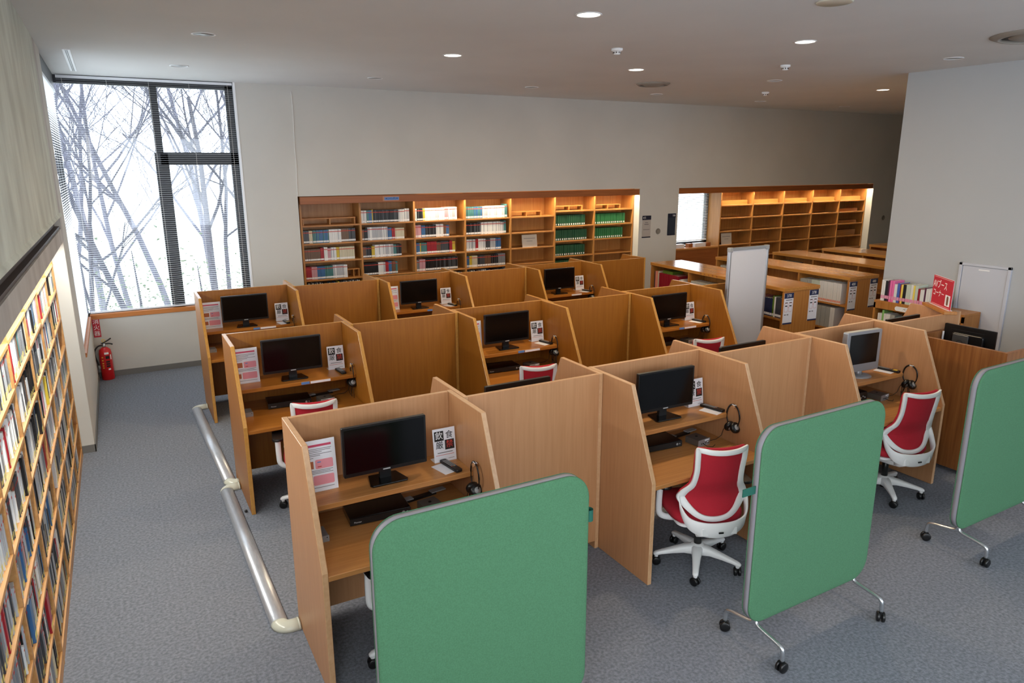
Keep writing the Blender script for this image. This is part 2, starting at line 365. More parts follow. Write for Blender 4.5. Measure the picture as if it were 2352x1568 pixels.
for a in ((1.3, 15.2, 1.7, 2.0, 'pale evergreen shrub low in the right window pane'), (0.2, 16.8, 1.9, 2.2, 'pale evergreen shrub low behind the mullion'),
          (-0.9, 19.5, 2.2, 2.6, 'pale evergreen shrub low in the wide window pane'), (2.6, 18.5, 2.0, 2.3, 'pale evergreen shrub beside the right window jamb')): shrub(*a)
# ------------------------------------------------------------------ study carrels
ROW = [dict(K=3.217, T=3.464, F=3.928, B=3.7715, Z=4.263, H=1.323, kz=0.725, xs=[.685, 1.737, 2.791, 3.843, 4.903, 5.965, 7.03], m=(beech, beechE, beechD)),
       dict(K=5.525, T=5.824, F=6.306, B=6.154, Z=6.681, H=1.3215, kz=0.735, xs=[.667, 1.727, 2.795, 3.858, 4.906, 5.949, 7.01], m=(oak, oakE, oakD)),
       dict(K=7.906, T=8.2315, F=8.7134, B=8.540, Z=9.085, H=1.3215, kz=0.735, xs=[.672, 1.737, 2.803, 3.882, 4.948, 6.019, 7.0635], m=(oak, oakE, oakD))]
RN = ['front row', 'middle row', 'back row']
FN = ['left-end', 'centre', 'right-hand']
DT = 0.0315
def side(bm_mats, prof, x0, x1, parent):
    b = MB().prism(prof, 'x', x0, x1, 0, 1)
    return b.build('side_panel', bm_mats, parent, bevel=0.0025)
SHZ, DZ = 0.915, 0.70
carrel = {}
for ri, rw in enumerate(ROW):
    W_, E_, D_ = rw['m']; xs = rw['xs']
    for k in range(6):
        x0, x1 = xs[k]+0.001, xs[k+1]-0.001; front = k % 2 == 0; H = rw['H']
        wd = x1-x0
        if front:
            lab = f"open wooden study carrel facing the camera, {RN[ri]}, {FN[k//2]} one"
            yk, yt, yb = rw['K'], rw['T'], rw['F']+0.03; sg = 1
        else:
            lab = f"{RN[ri]} study carrel turned away, " + ('between the left-end and centre open carrels', 'between the centre and right-hand open carrels', 'at its right end')[k//2]
            yk, yt, yb = rw['Z']+(rw['T']-rw['K']), rw['Z'], rw['B']; sg = -1
        t = thing('study_carrel', lab, 'carrel', (x0, yk, 0), 0 if front else 0, 'study carrels')
        D = abs(yb-yk); T = abs(yt-yk)
        f = (lambda y: y) if front else (lambda y: -y)
        prof = [(f(0), 0), (f(0), rw['kz']), (f(T), H), (f(D), H), (f(D), 0)]
        sl = side([W_, E_], prof, 0, DT, t); sr = side([W_, E_], prof, wd-DT, wd, t)
        ya, yb2 = sorted((f(D-0.03), f(D)))
        b = MB().box(DT, ya, 0.06, wd-DT, yb2, H-0.002); b.m[1] = 1
        b.build('back_panel', [W_, E_], t, bevel=0.002)
        y0, y1 = sorted((f(0.006), f(D-0.03)))
        b = MB().box(DT, y0, DZ-0.03, wd-DT, y1, DZ, 0); b.build('desk_top', D_, t, bevel=0.003)
        y0, y1 = sorted((f(T+0.12), f(D-0.03)))
        sh = MB().box(DT, y0, SHZ-0.032, wd-DT, y1, SHZ).build('shelf', D_, t, bevel=0.003)
        # lower rail behind the shelf
        y0, y1 = sorted((f(D-0.05), f(D-0.03)))
        if front:
            MB().box(DT, y0, SHZ-0.13, wd-DT-0.16, y1, SHZ-0.032).build('rear_rail', W_, t)
            if ri > 0:
                yy = T+0.12-0.002
                if not (ri == 2 and k == 4): MB().box(wd*0.52, yy, SHZ-0.026, wd*0.52+0.07, yy+0.002, SHZ-0.004).build('blue_label', blueL, sh)
                MB().box(wd*0.52+0.078, yy, SHZ-0.026, wd*0.52+0.25, yy+0.002, SHZ-0.006).build('white_label', paper, sh)
            py = T+(0.055 if ri == 0 else 0.17); pz = 0.985
            b = MB().cyl((wd-DT-0.034, py, pz), (wd-DT, py, pz), 0.013, 0.011, 14)
            b.build('headphone_peg', W_ if ri == 0 else E_, sr)
            if ri == 0 and k == 4:
                MB().box(wd-DT-0.002, 0.06, 0.625, wd-DT, 0.12, 0.665).build('white_label', paper, sr)
        carrel[(ri, k)] = (x0, yk, wd, T, D)
def at(ri, k, dx, dy, z): c = carrel[(ri, k)]; return (c[0]+dx, c[1]+dy, z)
WHERE = {(r, k): f"in the {RN[r]}'s {FN[k//2]} open carrel" for r in range(3) for k in (0, 2, 4)}
# ------------------------------------------------------------------ things on the carrels
def monitor(label, loc, rz=0):
    t = thing('monitor', label, 'monitor', loc, rz, 'black desktop monitors')
    w, h = 0.502, 0.297; zb = 0.068
    b = MB().prism(rrect(w, h, 0.006, 3, 0, zb+h/2), 'y', -0.022, 0.004); b.build('housing', black, t)
    MB().box(-w/2+0.012, -0.0235, zb+0.022, w/2-0.012, -0.0222, zb+h-0.012).build('screen', screenM, t)
    MB().prism(rrect(w*0.62, h*0.55, 0.03, 4, 0, zb+h*0.48), 'y', 0.004, 0.028).build('back_bulge', black, t)
    MB().box(-0.022, -0.0238, zb+0.007, 0.022, -0.0225, zb+0.014).build('badge', logoM, t)
    MB().prism([(-0.035, 0.0), (0.035, 0.0), (0.03, 0.12), (-0.03, 0.12)], 'y', 0.004, 0.03).build('stand_neck', black, t)
    MB().prism([(-0.105, -0.08), (0.105, -0.08), (0.115, -0.06), (0.085, 0.075), (-0.085, 0.075), (-0.115, -0.06)], 'z', 0, 0.012).build('stand_base', blackG, t, bevel=0.004, seg=2)
    return t
mons = [(0, 0, .522, .515), (0, 2, .535, .535), (1, 0, .52, .575), (1, 2, .50, .575), (1, 4, .50, .575), (2, 0, .50, .58), (2, 2, .50, .58), (2, 4, .50, .58)]
for r, k, dx, dy in mons:
    monitor('black flat monitor ' + WHERE[(r, k)], at(r, k, dx, dy, SHZ), R(-2) if (r, k) == (0, 2) else 0)
for k, lab in ((1, 'left one of three'), (3, 'middle one of three'), (5, 'right one of three')):
    c = carrel[(0, k)]
    monitor('black monitor top showing over a front row back panel, ' + lab, (c[0]+c[2]*0.49, c[1]-c[4]+0.225, SHZ+0.005), R(180))
# silver screen
t = thing('television', 'silver framed television on the shelf in the right-hand open carrel of the front row', 'television', at(0, 4, .60, .52, SHZ), R(-4))
b = MB().prism(rrect(0.42, 0.36, 0.012, 3, 0, 0.225), 'y', -0.03, 0.02); b.build('housing', silverP, t, bevel=0.003)
MB().box(-0.172, -0.0315, 0.115, 0.172, -0.0302, 0.378).build('screen', screenM, t)
MB().prism(rrect(0.30, 0.26, 0.03, 3, 0, 0.23), 'y', 0.02, 0.07).build('back_bulge', silverP, t)
MB().cyl((0, 0.0, 0.008), (0, 0.0, 0.06), 0.035, 0.028).build('stand_neck', silverP, t)
MB().lathe([(0.11, 0), (0.11, 0.006), (0.06, 0.014), (0.0, 0.015)], 28).build('stand_base', silverP, t)
MB().box(-0.02, -0.0312, 0.07, 0.02, -0.0302, 0.076).build('badge', greyP, t)
def notice(label, loc, rz=0):
    t = thing('notice_stand', label, 'notice', loc, rz, 'no eating or drinking notices')
    w, h = 0.148, 0.212
    M = Matrix.Rotation(R(-7), 4, 'X')
    sheet = MB().box(-w/2, 0, 0.003, w/2, 0.003, h, M=M).build('sheet', paper, t)
    MB().box(-w/2, -0.001, 0, w/2, 0.07, 0.003).build('acrylic_foot', acryl, t)
    rot = (R(90-7), 0, 0)
    def pos(x, z, e=0.0012): v = M @ Vector((x, -e, z)); return v
    for x, z, bg in ((-0.034, 0.165, ink), (0.034, 0.105, ink)):
        MB().box(x-0.031, -0.0006, z-0.031, x+0.031, 0, z+0.031, M=M).build('black_square', bg, sheet)
    for ch, x, z, m in (('飲', -0.034, 0.165, whiteI), ('食', 0.034, 0.165, ink), ('厳', -0.034, 0.105, ink), ('禁', 0.034, 0.105, inkR)):
        text(ch, 0.052, m, sheet, pos(x, z, 0.0014), rot)
    b = MB()
    for z, x0, x1 in ((0.056, -0.05, 0.052), ): b.box(x0, -0.0005, z, x1, 0, z+0.005, M=M)
    b.build('printed_line', inkG, sheet)
    MB().box(-0.062, -0.0005, 0.042, 0.06, 0, 0.0445, M=M).build('printed_line', inkR, sheet)
    MB().box(0.02, -0.0005, 0.016, 0.06, 0, 0.0185, M=M).build('printed_line', inkG, sheet)
    return t
nt0 = None
for (r, k, dx, dy) in ((0, 0, .935, .585), (0, 2, .915, .60), (0, 4, .92, .63), (1, 0, .925, .665), (1, 2, .925, .665), (1, 4, .92, .665), (2, 0, .925, .665), (2, 2, .925, .665), (2, 4, .925, .665)):
    lab = 'white notice with four large characters ' + WHERE[(r, k)]
    if nt0 is None: nt0 = notice(lab, at(r, k, dx, dy, SHZ))
    else:
        c = copy_tree(nt0); c.location = at(r, k, dx, dy, SHZ); c['label'] = lab
def sheet(label, loc):
    t = thing('instruction_sheet', label, 'sign', loc, 0, 'instruction sheets in acrylic stands')
    w, h = 0.212, 0.30; M = Matrix.Rotation(R(-6), 4, 'X')
    s = MB().box(-w/2, 0, 0.004, w/2, 0.003, h, M=M).build('sheet', paper, t)
    MB().box(-w/2, -0.001, 0, w/2, 0.08, 0.004).build('acrylic_foot', acryl, t)
    def bar(name, x0, z0, x1, z1, m, e=0.0006): return MB().box(x0, -e, z0, x1, 0, z1, M=M).build(name, m, s)
    bar('title_bar', -0.085, 0.262, 0.085, 0.275, crimP)
    b = MB()
    for z, a in ((0.247, .085), (0.238, .08), (0.229, .03), (0.218, .085), (0.209, .02), (0.197, -.02), (0.122, .085), (0.114, .07), (0.106, .085), (0.022, .085)):
        b.box(-0.085, -0.0005, z, a, 0, z+0.003, M=M)
    b.build('printed_text', inkG, s)
    for z0, z1, x0 in ((0.132, 0.186, -0.012), (0.038, 0.094, -0.03)):
        b = MB().prism(rrect(0.088-x0, z1-z0, 0.008, 4, (x0+0.088)/2, (z0+z1)/2), 'y', -0.0006, 0, M=M); b.build('pink_box', pinkP, s)
    bar('photo', -0.085, 0.137, -0.022, 0.18, orgP); bar('photo', -0.085, 0.045, -0.04, 0.085, orgP)
    bar('red_caption', 0.0, 0.142, 0.022, 0.147, inkR, 0.001); bar('blue_caption', 0.0, 0.168, 0.02, 0.174, blueL, 0.001)
    return t
s0 = None
for (r, k, dx, dy) in ((0, 0, .142, .545), (1, 0, .142, .61), (1, 2, .143, .61), (2, 0, .142, .62), (2, 2, .143, .62)):
    lab = 'pink and white printed instruction sheet ' + WHERE[(r, k)]
    if s0 is None: s0 = sheet(lab, at(r, k, dx, dy, SHZ))
    else:
        c = copy_tree(s0); c.location = at(r, k, dx, dy, SHZ); c['label'] = lab
def remote(label, loc, rz, yel=False, L=0.20):
    t = thing('remote_control', label, 'remote', loc, rz, 'black remote controls')
    MB().prism(rrect(0.046, L, 0.012, 4), 'z', 0, 0.018).build('casing', black, t, bevel=0.004, seg=2)
    b = MB()
    for i in range(8):
        for j in range(3): b.box(-0.015+j*0.012, L/2-0.035-i*0.013, 0.018, -0.008+j*0.012, L/2-0.027-i*0.013, 0.0195)
    b.build('buttons', greyP, t)
    for i, m in enumerate((inkR, inkG, yellowM, blueL)): MB().box(-0.017+i*0.009, -0.035, 0.018, -0.011+i*0.009, -0.031, 0.0197).build('coloured_button', m, t)
    if yel: MB().box(-0.019, -L/2+0.02, 0.018, 0.019, -L/2+0.055, 0.0192).build('yellow_panel', yellowM, t)
    return t
def card(label, loc, rz):
    return tag(MB().box(-0.055, -0.075, 0, 0.055, 0.075, 0.002).build('paper_card', paper, None, loc, (0, 0, rz)), label, 'card', 'white cards under the remotes')
for (r, k, dx, dy, rz, L, cy) in ((0, 0, .925, .485, R(8), .20, 0), (0, 2, .975, .49, R(12), .20, -.03), (0, 4, .965, .49, R(8), .22, 0), (1, 0, .93, .555, R(5), .18, None),
                              (1, 2, .955, .55, R(12), .18, 0), (1, 4, .955, .55, R(12), .18, 0), (2, 0, .94, .53, R(5), .17, 0), (2, 2, .95, .53, R(14), .17, 0), (2, 4, .955, .53, R(14), .17, 0)):
    z = SHZ
    if cy is not None: card('white paper card under the remote control ' + WHERE[(r, k)], at(r, k, dx-0.035, dy+cy, SHZ), rz+R(4)); z += 0.002
    remote('black remote control ' + WHERE[(r, k)], at(r, k, dx, dy, z), rz, (r, k) in ((0, 4), (2, 0), (2, 2)), L)
def headphones(label, loc, seed, tang):
    r = random.Random(seed)
    t = thing('headphones', label, 'headphones', loc, 0, 'black headphones on pegs')
    pts = []
    for i in range(19):
        a = R(-62+304*i/18); pts.append((0.006*math.sin(i*.35), 0.068*math.cos(a), -0.070+0.086*math.sin(a)))
    MB().tube(pts, [0.007 if 3 < i < 15 else 0.005 for i in range(19)], 8, flat=0.6, up=(1, 0, 0)).build('headband', black, t)
    MB().box(-0.009, -0.02, 0.0145, 0.007, 0.012, 0.0185).build('white_tag', paper, t)
    for s in (-1, 1):
        M = Matrix.Translation((-0.006, s*0.028, -0.152)) @ Matrix.Scale(1.22, 4) @ Matrix.Rotation(R(28*s), 4, 'X') @ Matrix.Rotation(R(90), 4, 'X')
        cup = MB().lathe([(0.0, -0.012), (0.026, -0.012), (0.033, -0.004), (0.034, 0.010), (0.028, 0.018), (0.0, 0.019)], 20, M=M).build('ear_cup', black, t)
        MB().lathe([(0.0, 0.0), (0.017, 0.0), (0.017, 0.002), (0, 0.0025)], 16, M=M @ Matrix.Translation((0, 0, 0.0188))).build('badge', greyP, cup)
    b = MB(); p = [(-.01, -.03, -.17)]
    if tang:
        for q in range(tang):
            y0 = r.uniform(-.05, .03); pts = []
            for i in range(13):
                a = 2*math.pi*i/12; pts.append((-.012+r.uniform(-.006, .006)-0.004*q % 0.02, y0+0.030*math.cos(a)+r.uniform(-.006, .006), -.17-.07+0.085*math.sin(a)+r.uniform(-.01, .01)))
            b.tube(pts, 0.0022, 5)
    b.tube([(-.008, .05, -.15), (-.012, .075, -.20), (-.016, .085, -.245), (-.05, .10, -.275), (-.12, .11, -.28), (-.19, .07, -.279)], 0.0022, 6)
    b.build('cable', rubber, t)
    return t
for i, (r, k, tang) in enumerate(((0, 0, 5), (0, 2, 0), (0, 4, 3), (1, 0, 2), (1, 2, 4), (1, 4, 2), (2, 0, 1), (2, 2, 5), (2, 4, 2))):
    c = carrel[(r, k)]
    headphones('black headphones hung on the side peg ' + WHERE[(r, k)], (c[0]+c[2]-DT-0.020, c[1]+c[3]+(0.055 if r == 0 else .17), 0.985), i, tang)
def player(label, loc, rz=0):
    t = thing('disc_player', label, 'player', loc, rz, 'black disc players')
    MB().box(-0.18, 0, 0.006, 0.18, 0.205, 0.05).build('casing', blackG, t, bevel=0.003)
    MB().box(-0.18, -0.004, 0.006, 0.18, 0, 0.046).build('front_panel', black, t)
    b = MB().cyl((0.135, -0.007, 0.028), (0.135, -0.004, 0.028), 0.009, n=16).cyl((0.158, -0.006, 0.028), (0.158, -0.004, 0.028), 0.005, n=12); b.build('button', silverP, t)
    text('Pioneer', 0.014, logoM, t, (-0.135, -0.0045, 0.022))
    for x in (-.15, .15):
        for y in (.03, .17): MB().cyl((x, y, 0), (x, y, .006), .01, n=8).build('foot', rubber, t)
    return t
for r, k, dx, dy in ((0, 0, .455, .44), (0, 2, .46, .45), (1, 0, .45, .45), (1, 2, .42, .47), (1, 4, .42, .47)):
    player('flat black disc player on the desk ' + WHERE[(r, k)], at(r, k, dx, dy, DZ), R(-4))
t = thing('video_recorder', 'bulky black video recorder on the desk in the right-hand open carrel of the front row', 'recorder', at(0, 4, .42, .42, DZ))
MB().box(-.20, 0, .008, .20, .24, .095).build('casing', black, t, bevel=.003)
MB().box(-.15, -.003, .055, .02, 0, .08).build('tape_flap', blackG, t)
b = MB()
for i in range(4): b.cyl((.09+i*.025, -.006, .06-.012*(i % 2)), (.09+i*.025, 0, .06-.012*(i % 2)), .006, n=10)
b.build('buttons', silverP, t); MB().box(.06, .06, .095, .14, .11, .0965).build('white_label', paper, t)
for x in (-.17, .17): MB().box(x-.015, .03, 0, x+.015, .2, .008).build('foot', rubber, t)
def amp(label, loc, rz):
    t = thing('headphone_amplifier', label, 'amplifier', loc, rz, 'small silver amplifiers')
    MB().box(-.058, 0, .002, .058, .125, .05).build('casing', mat('pewter_metal', (122, 116, 110), .35, metal=.6), t, bevel=.002)
    MB().box(-.062, -.006, .0, .062, 0, .052).build('front_plate', silverP, t, bevel=.001)
    MB().cyl((.036, -.016, .026), (.036, -.006, .026), .010, n=16).build('volume_knob', chromeM, t)
    b = MB()
    for x in (-.03, -.012, .012): b.cyl((x, -.008, .022), (x, -.006, .022), .0045, n=10)
    b.build('socket', black, t)
    MB().cyl((.0, .07, .05), (.0, .07, .053), .010, n=14).build('logo_disc', black, t)
    MB().box(.005, -.0068, .038, .05, -.006, .047).build('white_label', paper, t)
    MB().tube([(-.012, -.008, .022), (-.012, -.045, .012), (.03, -.06, .004), (.08, -.04, .003)], .0025, 6).build('cable', rubber, t)
    return t
for r, k, dx, dy in ((0, 0, .765, .36), (0, 2, .79, .37), (0, 4, .79, .37), (1, 0, .75, .36), (1, 2, .74, .42), (1, 4, .74, .42)):
    amp('small silver headphone amplifier ' + WHERE[(r, k)], at(r, k, dx, dy, DZ), R(6))
def clip(label, loc):
    t = thing('power_strip', label, 'power strip', loc, R(8), 'grey and black power strips')
    MB().box(-.10, -.018, 0, .10, .018, .018).build('body', black, t, bevel=.003)
    for x in (-.115, .115): MB().box(x-.05, -.022, .018, x+.05, .022, .024).build('grey_flap', greyP, t)
    return t
for r, k in ((0, 0), (0, 2), (1, 0)):
    clip('black power strip with grey flaps ' + WHERE[(r, k)], at(r, k, .77, .60 if r == 0 else .65, DZ))
for r, k in ((0, 0), (1, 0), (2, 0)):
    t = thing('switch_box', 'small silver switch box ' + WHERE[(r, k)], 'box', at(r, k, .085, .36, DZ), 0, 'small silver switch boxes')
    MB().box(-.045, 0, 0, .045, .12, .035).build('casing', silverP, t, bevel=.002)
    MB().box(-.047, -.003, 0, .047, 0, .037).build('front_plate', greyP, t)
    MB().cyl((.035, -.006, .026), (.035, -.003, .026), .003, n=8).build('screw', black, t)
# ------------------------------------------------------------------ office chairs
def catmull(pts, n=5, closed=False):
    P = [Vector(p) for p in pts]; out = []; m = len(P)
    for i in range(m if closed else m-1):
        g = (lambda k: P[k % m]) if closed else (lambda k: P[max(0, min(m-1, k))])
        a, b_, c, d = g(i-1), g(i), g(i+1), g(i+2)
        for j in range(n):
            t = j/n; out.append(0.5*((2*b_)+(c-a)*t+(2*a-5*b_+4*c-d)*t*t+(3*b_-a-3*c+d)*t**3))
    if not closed: out.append(P[-1])
    return out
def make_chair(label, loc, rz):
    t = thing('office_chair', label, 'chair', loc, rz, 'red and white office chairs')
    b = MB()
    for k in range(5):
        M = Matrix.Rotation(R(101+72*k), 4, 'Z'); rs = []
        for u, w, z0, z1 in ((0.0, .040, .085, .150), (.05, .036, .088, .150), (.10, .030, .095, .142), (.18, .025, .090, .124), (.25, .021, .082, .108), (.290, .019, .074, .098), (.306, .012, .074, .088)):
            rs.append([(u, -w, z0), (u, w, z0), (u, w, z1-.008), (u, w*.6, z1), (u, -w*.6, z1), (u, -w, z1-.008)])
        b.rings(rs, M=M)
        b.cyl(M @ Vector((.285, 0, .055)), M @ Vector((.285, 0, .085)), .013, .016, 10)
    b.lathe([(.045, .085), (.055, .10), (.052, .145), (.034, .158), (0, .158)], 20)
    base = b.build('base', whiteP, t, bevel=.003)
    for k in range(5):
        M = Matrix.Rotation(R(101+72*k), 4, 'Z') @ Matrix.Translation((.285, 0, .030)) @ Matrix.Rotation(R(25+60*k), 4, 'Z')
        b = MB()
        for s in (-1, 1):
            b.rings([[(s*.006+s*q, .030*f*math.cos(2*math.pi*i/18), .030*f*math.sin(2*math.pi*i/18)) for i in range(18)] for q, f in ((0, .9), (.002, 1), (.014, 1), (.018, .8), (.018, .3))], M=M)
        b.box(-.008, -.012, -.006, .008, .012, .026, M=M)
        b.build('caster', black, t)
    MB().cyl((0, 0, .15), (0, 0, .315), .026).cyl((0, 0, .055), (0, 0, .09), .024).build('gas_lift', black, t)
    # mechanism and rear spine
    b = MB()
    rs = []
    for y, w, z0, z1 in ((.14, .10, .355, .385), (.06, .12, .325, .385), (-.05, .13, .315, .38), (-.15, .12, .325, .372), (-.245, .12, .345, .385), (-.275, .11, .36, .41)):
        rs.append([(-w, y, z0+.012), (-w+.02, y, z0), (w-.02, y, z0), (w, y, z0+.012), (w, y, z1), (-w, y, z1)])
    b.rings(rs); b.build('tilt_mechanism', whiteP, t, bevel=.004, seg=2)
    MB().prism([(p[0], p[1]+.03) for p in rrect(.44, .44, .07, 6)], 'z', .385, .405).build('seat_pan', whiteP, t, bevel=.004)
    # seat cushion
    nx, ny = 13, 13; top = []; vs = []; fs = []
    def se(u, v):
        x = .245*u*math.sqrt(max(0, 1-.32*v*v)); y = .245*v*math.sqrt(max(0, 1-.32*u*u))+.03; return x, y
    b = MB(); rs = []
    for z, sc_ in ((.400, .88), (.408, .97), (.430, 1.0), (.455, .985), (.472, .93), (.480, .80), (.483, .5), (.482, .2)):
        ring = []
        for i in range(40):
            a = 2*math.pi*i/40; c_, s_ = math.cos(a), math.sin(a); k = (abs(c_)**4.2+abs(s_)**4.2)**(-1/4.2)
            x, y = .250*k*c_*sc_, .245*k*s_*sc_+.03; dz = -.020*max(0, (y-.12)/.15)**2+.012*(x/.25)**2
            ring.append((x, y, z+dz))
        rs.append(ring)
    b.rings(rs); b.build('seat', redF, t)
    # arms
    for s in (-1, 1):
        pts = catmull([(s*.13, .02, .352), (s*.22, .03, .358), (s*.275, .03, .39), (s*.285, .03, .46), (s*.285, .02, .62)], 5)
        a = MB().tube(pts, .0165, 10, flat=1.35).build('arm', whiteP, t)
        MB().prism([(p[0]+s*.283, p[1]+.01) for p in rrect(.085, .24, .04, 6)], 'z', .622, .645).build('arm_pad', black, a, bevel=.008, seg=2)
        MB().cyl((s*.285, .02, .59), (s*.285, .02, .622), .024, .034, 12).build('pad_cup', whiteP, a)
    # backrest: hourglass white frame, red pad, yoke
    half = [(0, -.322, .972), (.08, -.314, .976), (.145, -.290, .985), (.172, -.268, .975), (.172, -.262, .90), (.168, -.247, .80), (.180, -.222, .715), (.222, -.178, .650), (.242, -.158, .600), (.215, -.175, .550), (.15, -.215, .490), (.08, -.238, .458), (0, -.245, .448)]
    full = half + [(-x, y, z) for x, y, z in half[-2:0:-1]]
    loop = catmull(full, 4, True)
    n = len(loop); rs = []
    for i, p in enumerate(loop):
        tn = (loop[(i+1) % n]-loop[i-1]).normalized(); cen = Vector((0, p.y, .70)); inn = (cen-p); inn = (inn-tn*inn.dot(tn)); inn.y = 0; inn.normalize()
        fz = max(0, 1-abs(p.z-.60)/.14); w = .036+.026*fz
        nb = Vector((0, -1, .12)).normalized()
        rs.append([p-nb*.009, p+nb*.010, p+nb*.010+inn*w*.9, p+inn*w-nb*.004])
    MB().rings(rs, True, False, loop=True).build('back_frame', whiteP, t, bevel=.003)
    def prof(z):
        best = None
        L = [q for q in half]
        for i in range(3, len(L)-1):
            a, b_ = L[i], L[i+1]
            if b_[2] <= z <= a[2]:
                k = (a[2]-z)/(a[2]-b_[2]); return a[0]+(b_[0]-a[0])*k, a[1]+(b_[1]-a[1])*k
        return L[3][0], L[3][1]
    rows = []; zs = [.452+(.978-.452)*i/26 for i in range(27)]
    for z in zs:
        w, y = prof(z); row = []
        w = max(w, .03)
        if z > .955: w -= (z-.955)*.8
        for i in range(15):
            u = -1+2*i/14; row.append((w*1.01*u, y+.010-(1-u*u)*(.045*w/.22), z+(-.004*(1-u*u) if z > .95 else 0)))
        rows.append(row)
    b = MB(); nr = len(rows); vs = [p for r in rows for p in r]+[(p[0]*.985, p[1]+.016, p[2]) for r in rows for p in r]; o = nr*15; fs = []
    for i in range(nr-1):
        for j in range(14):
            a = i*15+j; fs += [(a, a+1, a+16, a+15), (o+a+15, o+a+16, o+a+1, o+a)]
    for j in range(14):
        fs += [(j, o+j, o+j+1, j+1), ((nr-1)*15+j, (nr-1)*15+j+1, o+(nr-1)*15+j+1, o+(nr-1)*15+j)]
    for i in range(nr-1):
        fs += [(i*15, i*15+15, o+i*15+15, o+i*15), (i*15+14, o+i*15+14, o+i*15+29, i*15+29)]
    b.add(vs, fs, 0, True); b.build('back_pad', redF, t)
    yk = catmull([(.236, -.172, .610), (.232, -.212, .53), (.195, -.272, .460), (.11, -.315, .432), (0, -.328, .425), (-.11, -.315, .432), (-.195, -.272, .460), (-.232, -.212, .53), (-.236, -.172, .610)], 5)
    rs = []; m_ = len(yk)
    for i, p in enumerate(yk):
        u = abs(2*i/(m_-1)-1); h = .022+.030*(1-u**1.6); out = Vector((p.x*.9, p.y+.06, 0)).normalized()
        rs.append([p+Vector((0, 0, h))+out*.004, p+Vector((0, 0, h))-out*.010, p-Vector((0, 0, h*1.1))-out*.022, p-Vector((0, 0, h*1.1))-out*.008])
    yo = MB().rings(rs).build('rear_yoke', whiteP, t, bevel=.003)
    MB().box(-.016, -.3395, .408, .016, -.334, .418).build('slot', black, yo)
    rs = []
    for y, w, z0, z1 in ((-.20, .12, .345, .375), (-.27, .14, .362, .41), (-.316, .12, .385, .44)):
        rs.append([(-w, y, z0), (w, y, z0), (w, y, z1), (-w, y, z1)])
    MB().rings(rs).build('yoke_bracket', whiteP, t, bevel=.004)
    return t
ch0 = make_chair('red and white office chair behind the leftmost green screen, front row', (1.24, 3.33, 0), R(4))
for lab, x, y, rz in (('red and white office chair in full view at the centre carrel of the front row', 3.27, 3.27, -20),
                      ('red and white office chair at the right-hand carrel of the front row', 5.42, 3.33, -14),
                      ('red and white office chair at the left-end carrel of the middle row', 1.19, 5.45, -10),
                      ('red and white office chair at the centre carrel of the middle row', 3.20, 5.46, -14),
                      ('red and white office chair at the right-hand carrel of the middle row', 5.24, 5.46, -14)):
    c = copy_tree(ch0); c.location = (x, y, 0); c.rotation_euler = (0, 0, R(rz)); c['label'] = lab
# ------------------------------------------------------------------ green rolling screens
def screen(label, x0, x1, y, rz, strap):
    xc = (x0+x1)/2; w = x1-x0; zb, zt = .195, 1.362; h = zt-zb
    t = thing('rolling_screen', label, 'screen', (xc, y, 0), rz, 'green rolling screens')
    z = (zb+zt)/2
    MB().prism(rrect(w, h, .125, 10, 0, z), 'y', -.019, .019, smooth=True).build('edge_band', greyT, t)
    for s in (-1, 1):
        b = MB(); rs = []
        for d, ins in ((.019, 0), (.025, .002), (.0285, .010), (.0295, .03)):
            rs.append([(p[0], s*d, p[1]) for p in rrect(w-2*ins+.004, h-2*ins+.004, .127-ins, 10, 0, z)])
        b.rings(rs); b.build('felt_face', greenF, t)
    for sx in (-1, 1):
        for sy in (-1, 1):
            x = sx*(w/2-.09); pts = catmull([(x, sy*.0, zb+.01), (x, sy*.02, zb-.022), (x+sx*.004, sy*.10, zb-.036), (x+sx*.006, sy*.17, zb-.046), (x+sx*.006, sy*.202, zb-.065), (x+sx*.006, sy*.208, .066)], 5)
            lg = MB().tube(pts, .0125, 10).build('leg', chromeM, t)
            M = Matrix.Translation((x+sx*.006, sy*.208, .032)) @ Matrix.Rotation(R(20*sx+70*sy), 4, 'Z'); b = MB()
            for s in (-1, 1):
                b.rings([[(s*.006+s*q, .031*f*math.cos(2*math.pi*i/18), .031*f*math.sin(2*math.pi*i/18)) for i in range(18)] for q, f in ((0, .9), (.002, 1), (.014, 1), (.018, .8), (.018, .3))], M=M)
            b.box(-.008, -.014, -.006, .008, .014, .034, M=M); b.build('caster', black, lg)
    sx, zz = strap
    if sx:
        x = sx*w/2
        if sx > 0:
            b = MB(); ringo = [(x+.018+.020*math.cos(a), .022*math.sin(a)) for a in [2*math.pi*i/16 for i in range(16)]]
            b.rings([[(p[0], p[1], zz-.028) for p in ringo], [(p[0], p[1], zz+.028) for p in ringo]], cap=False)
            b.rings([[((p[0]-x-.018)*.88+x+.018, p[1]*.88, zz-.028) for p in ringo], [((p[0]-x-.018)*.88+x+.018, p[1]*.88, zz+.028) for p in ringo]], cap=False)
        else: b = MB().box(x-.095, -.003, zz-.022, x+.002, .003, zz+.022)
        b.build('webbing_strap', strapG, t)
screen('green felt rolling screen nearest the camera, cut off by the bottom edge of the photo', .717, 1.735, 2.45, 0, (1, 1.135))
screen('green felt rolling screen in the middle of the three, in front of the centre carrel', 2.815, 3.865, 2.43, R(1), (-1, 1.02))
screen('green felt rolling screen cut off by the right edge of the photo', 4.885, 5.93, 2.475, R(1), (0, 0))
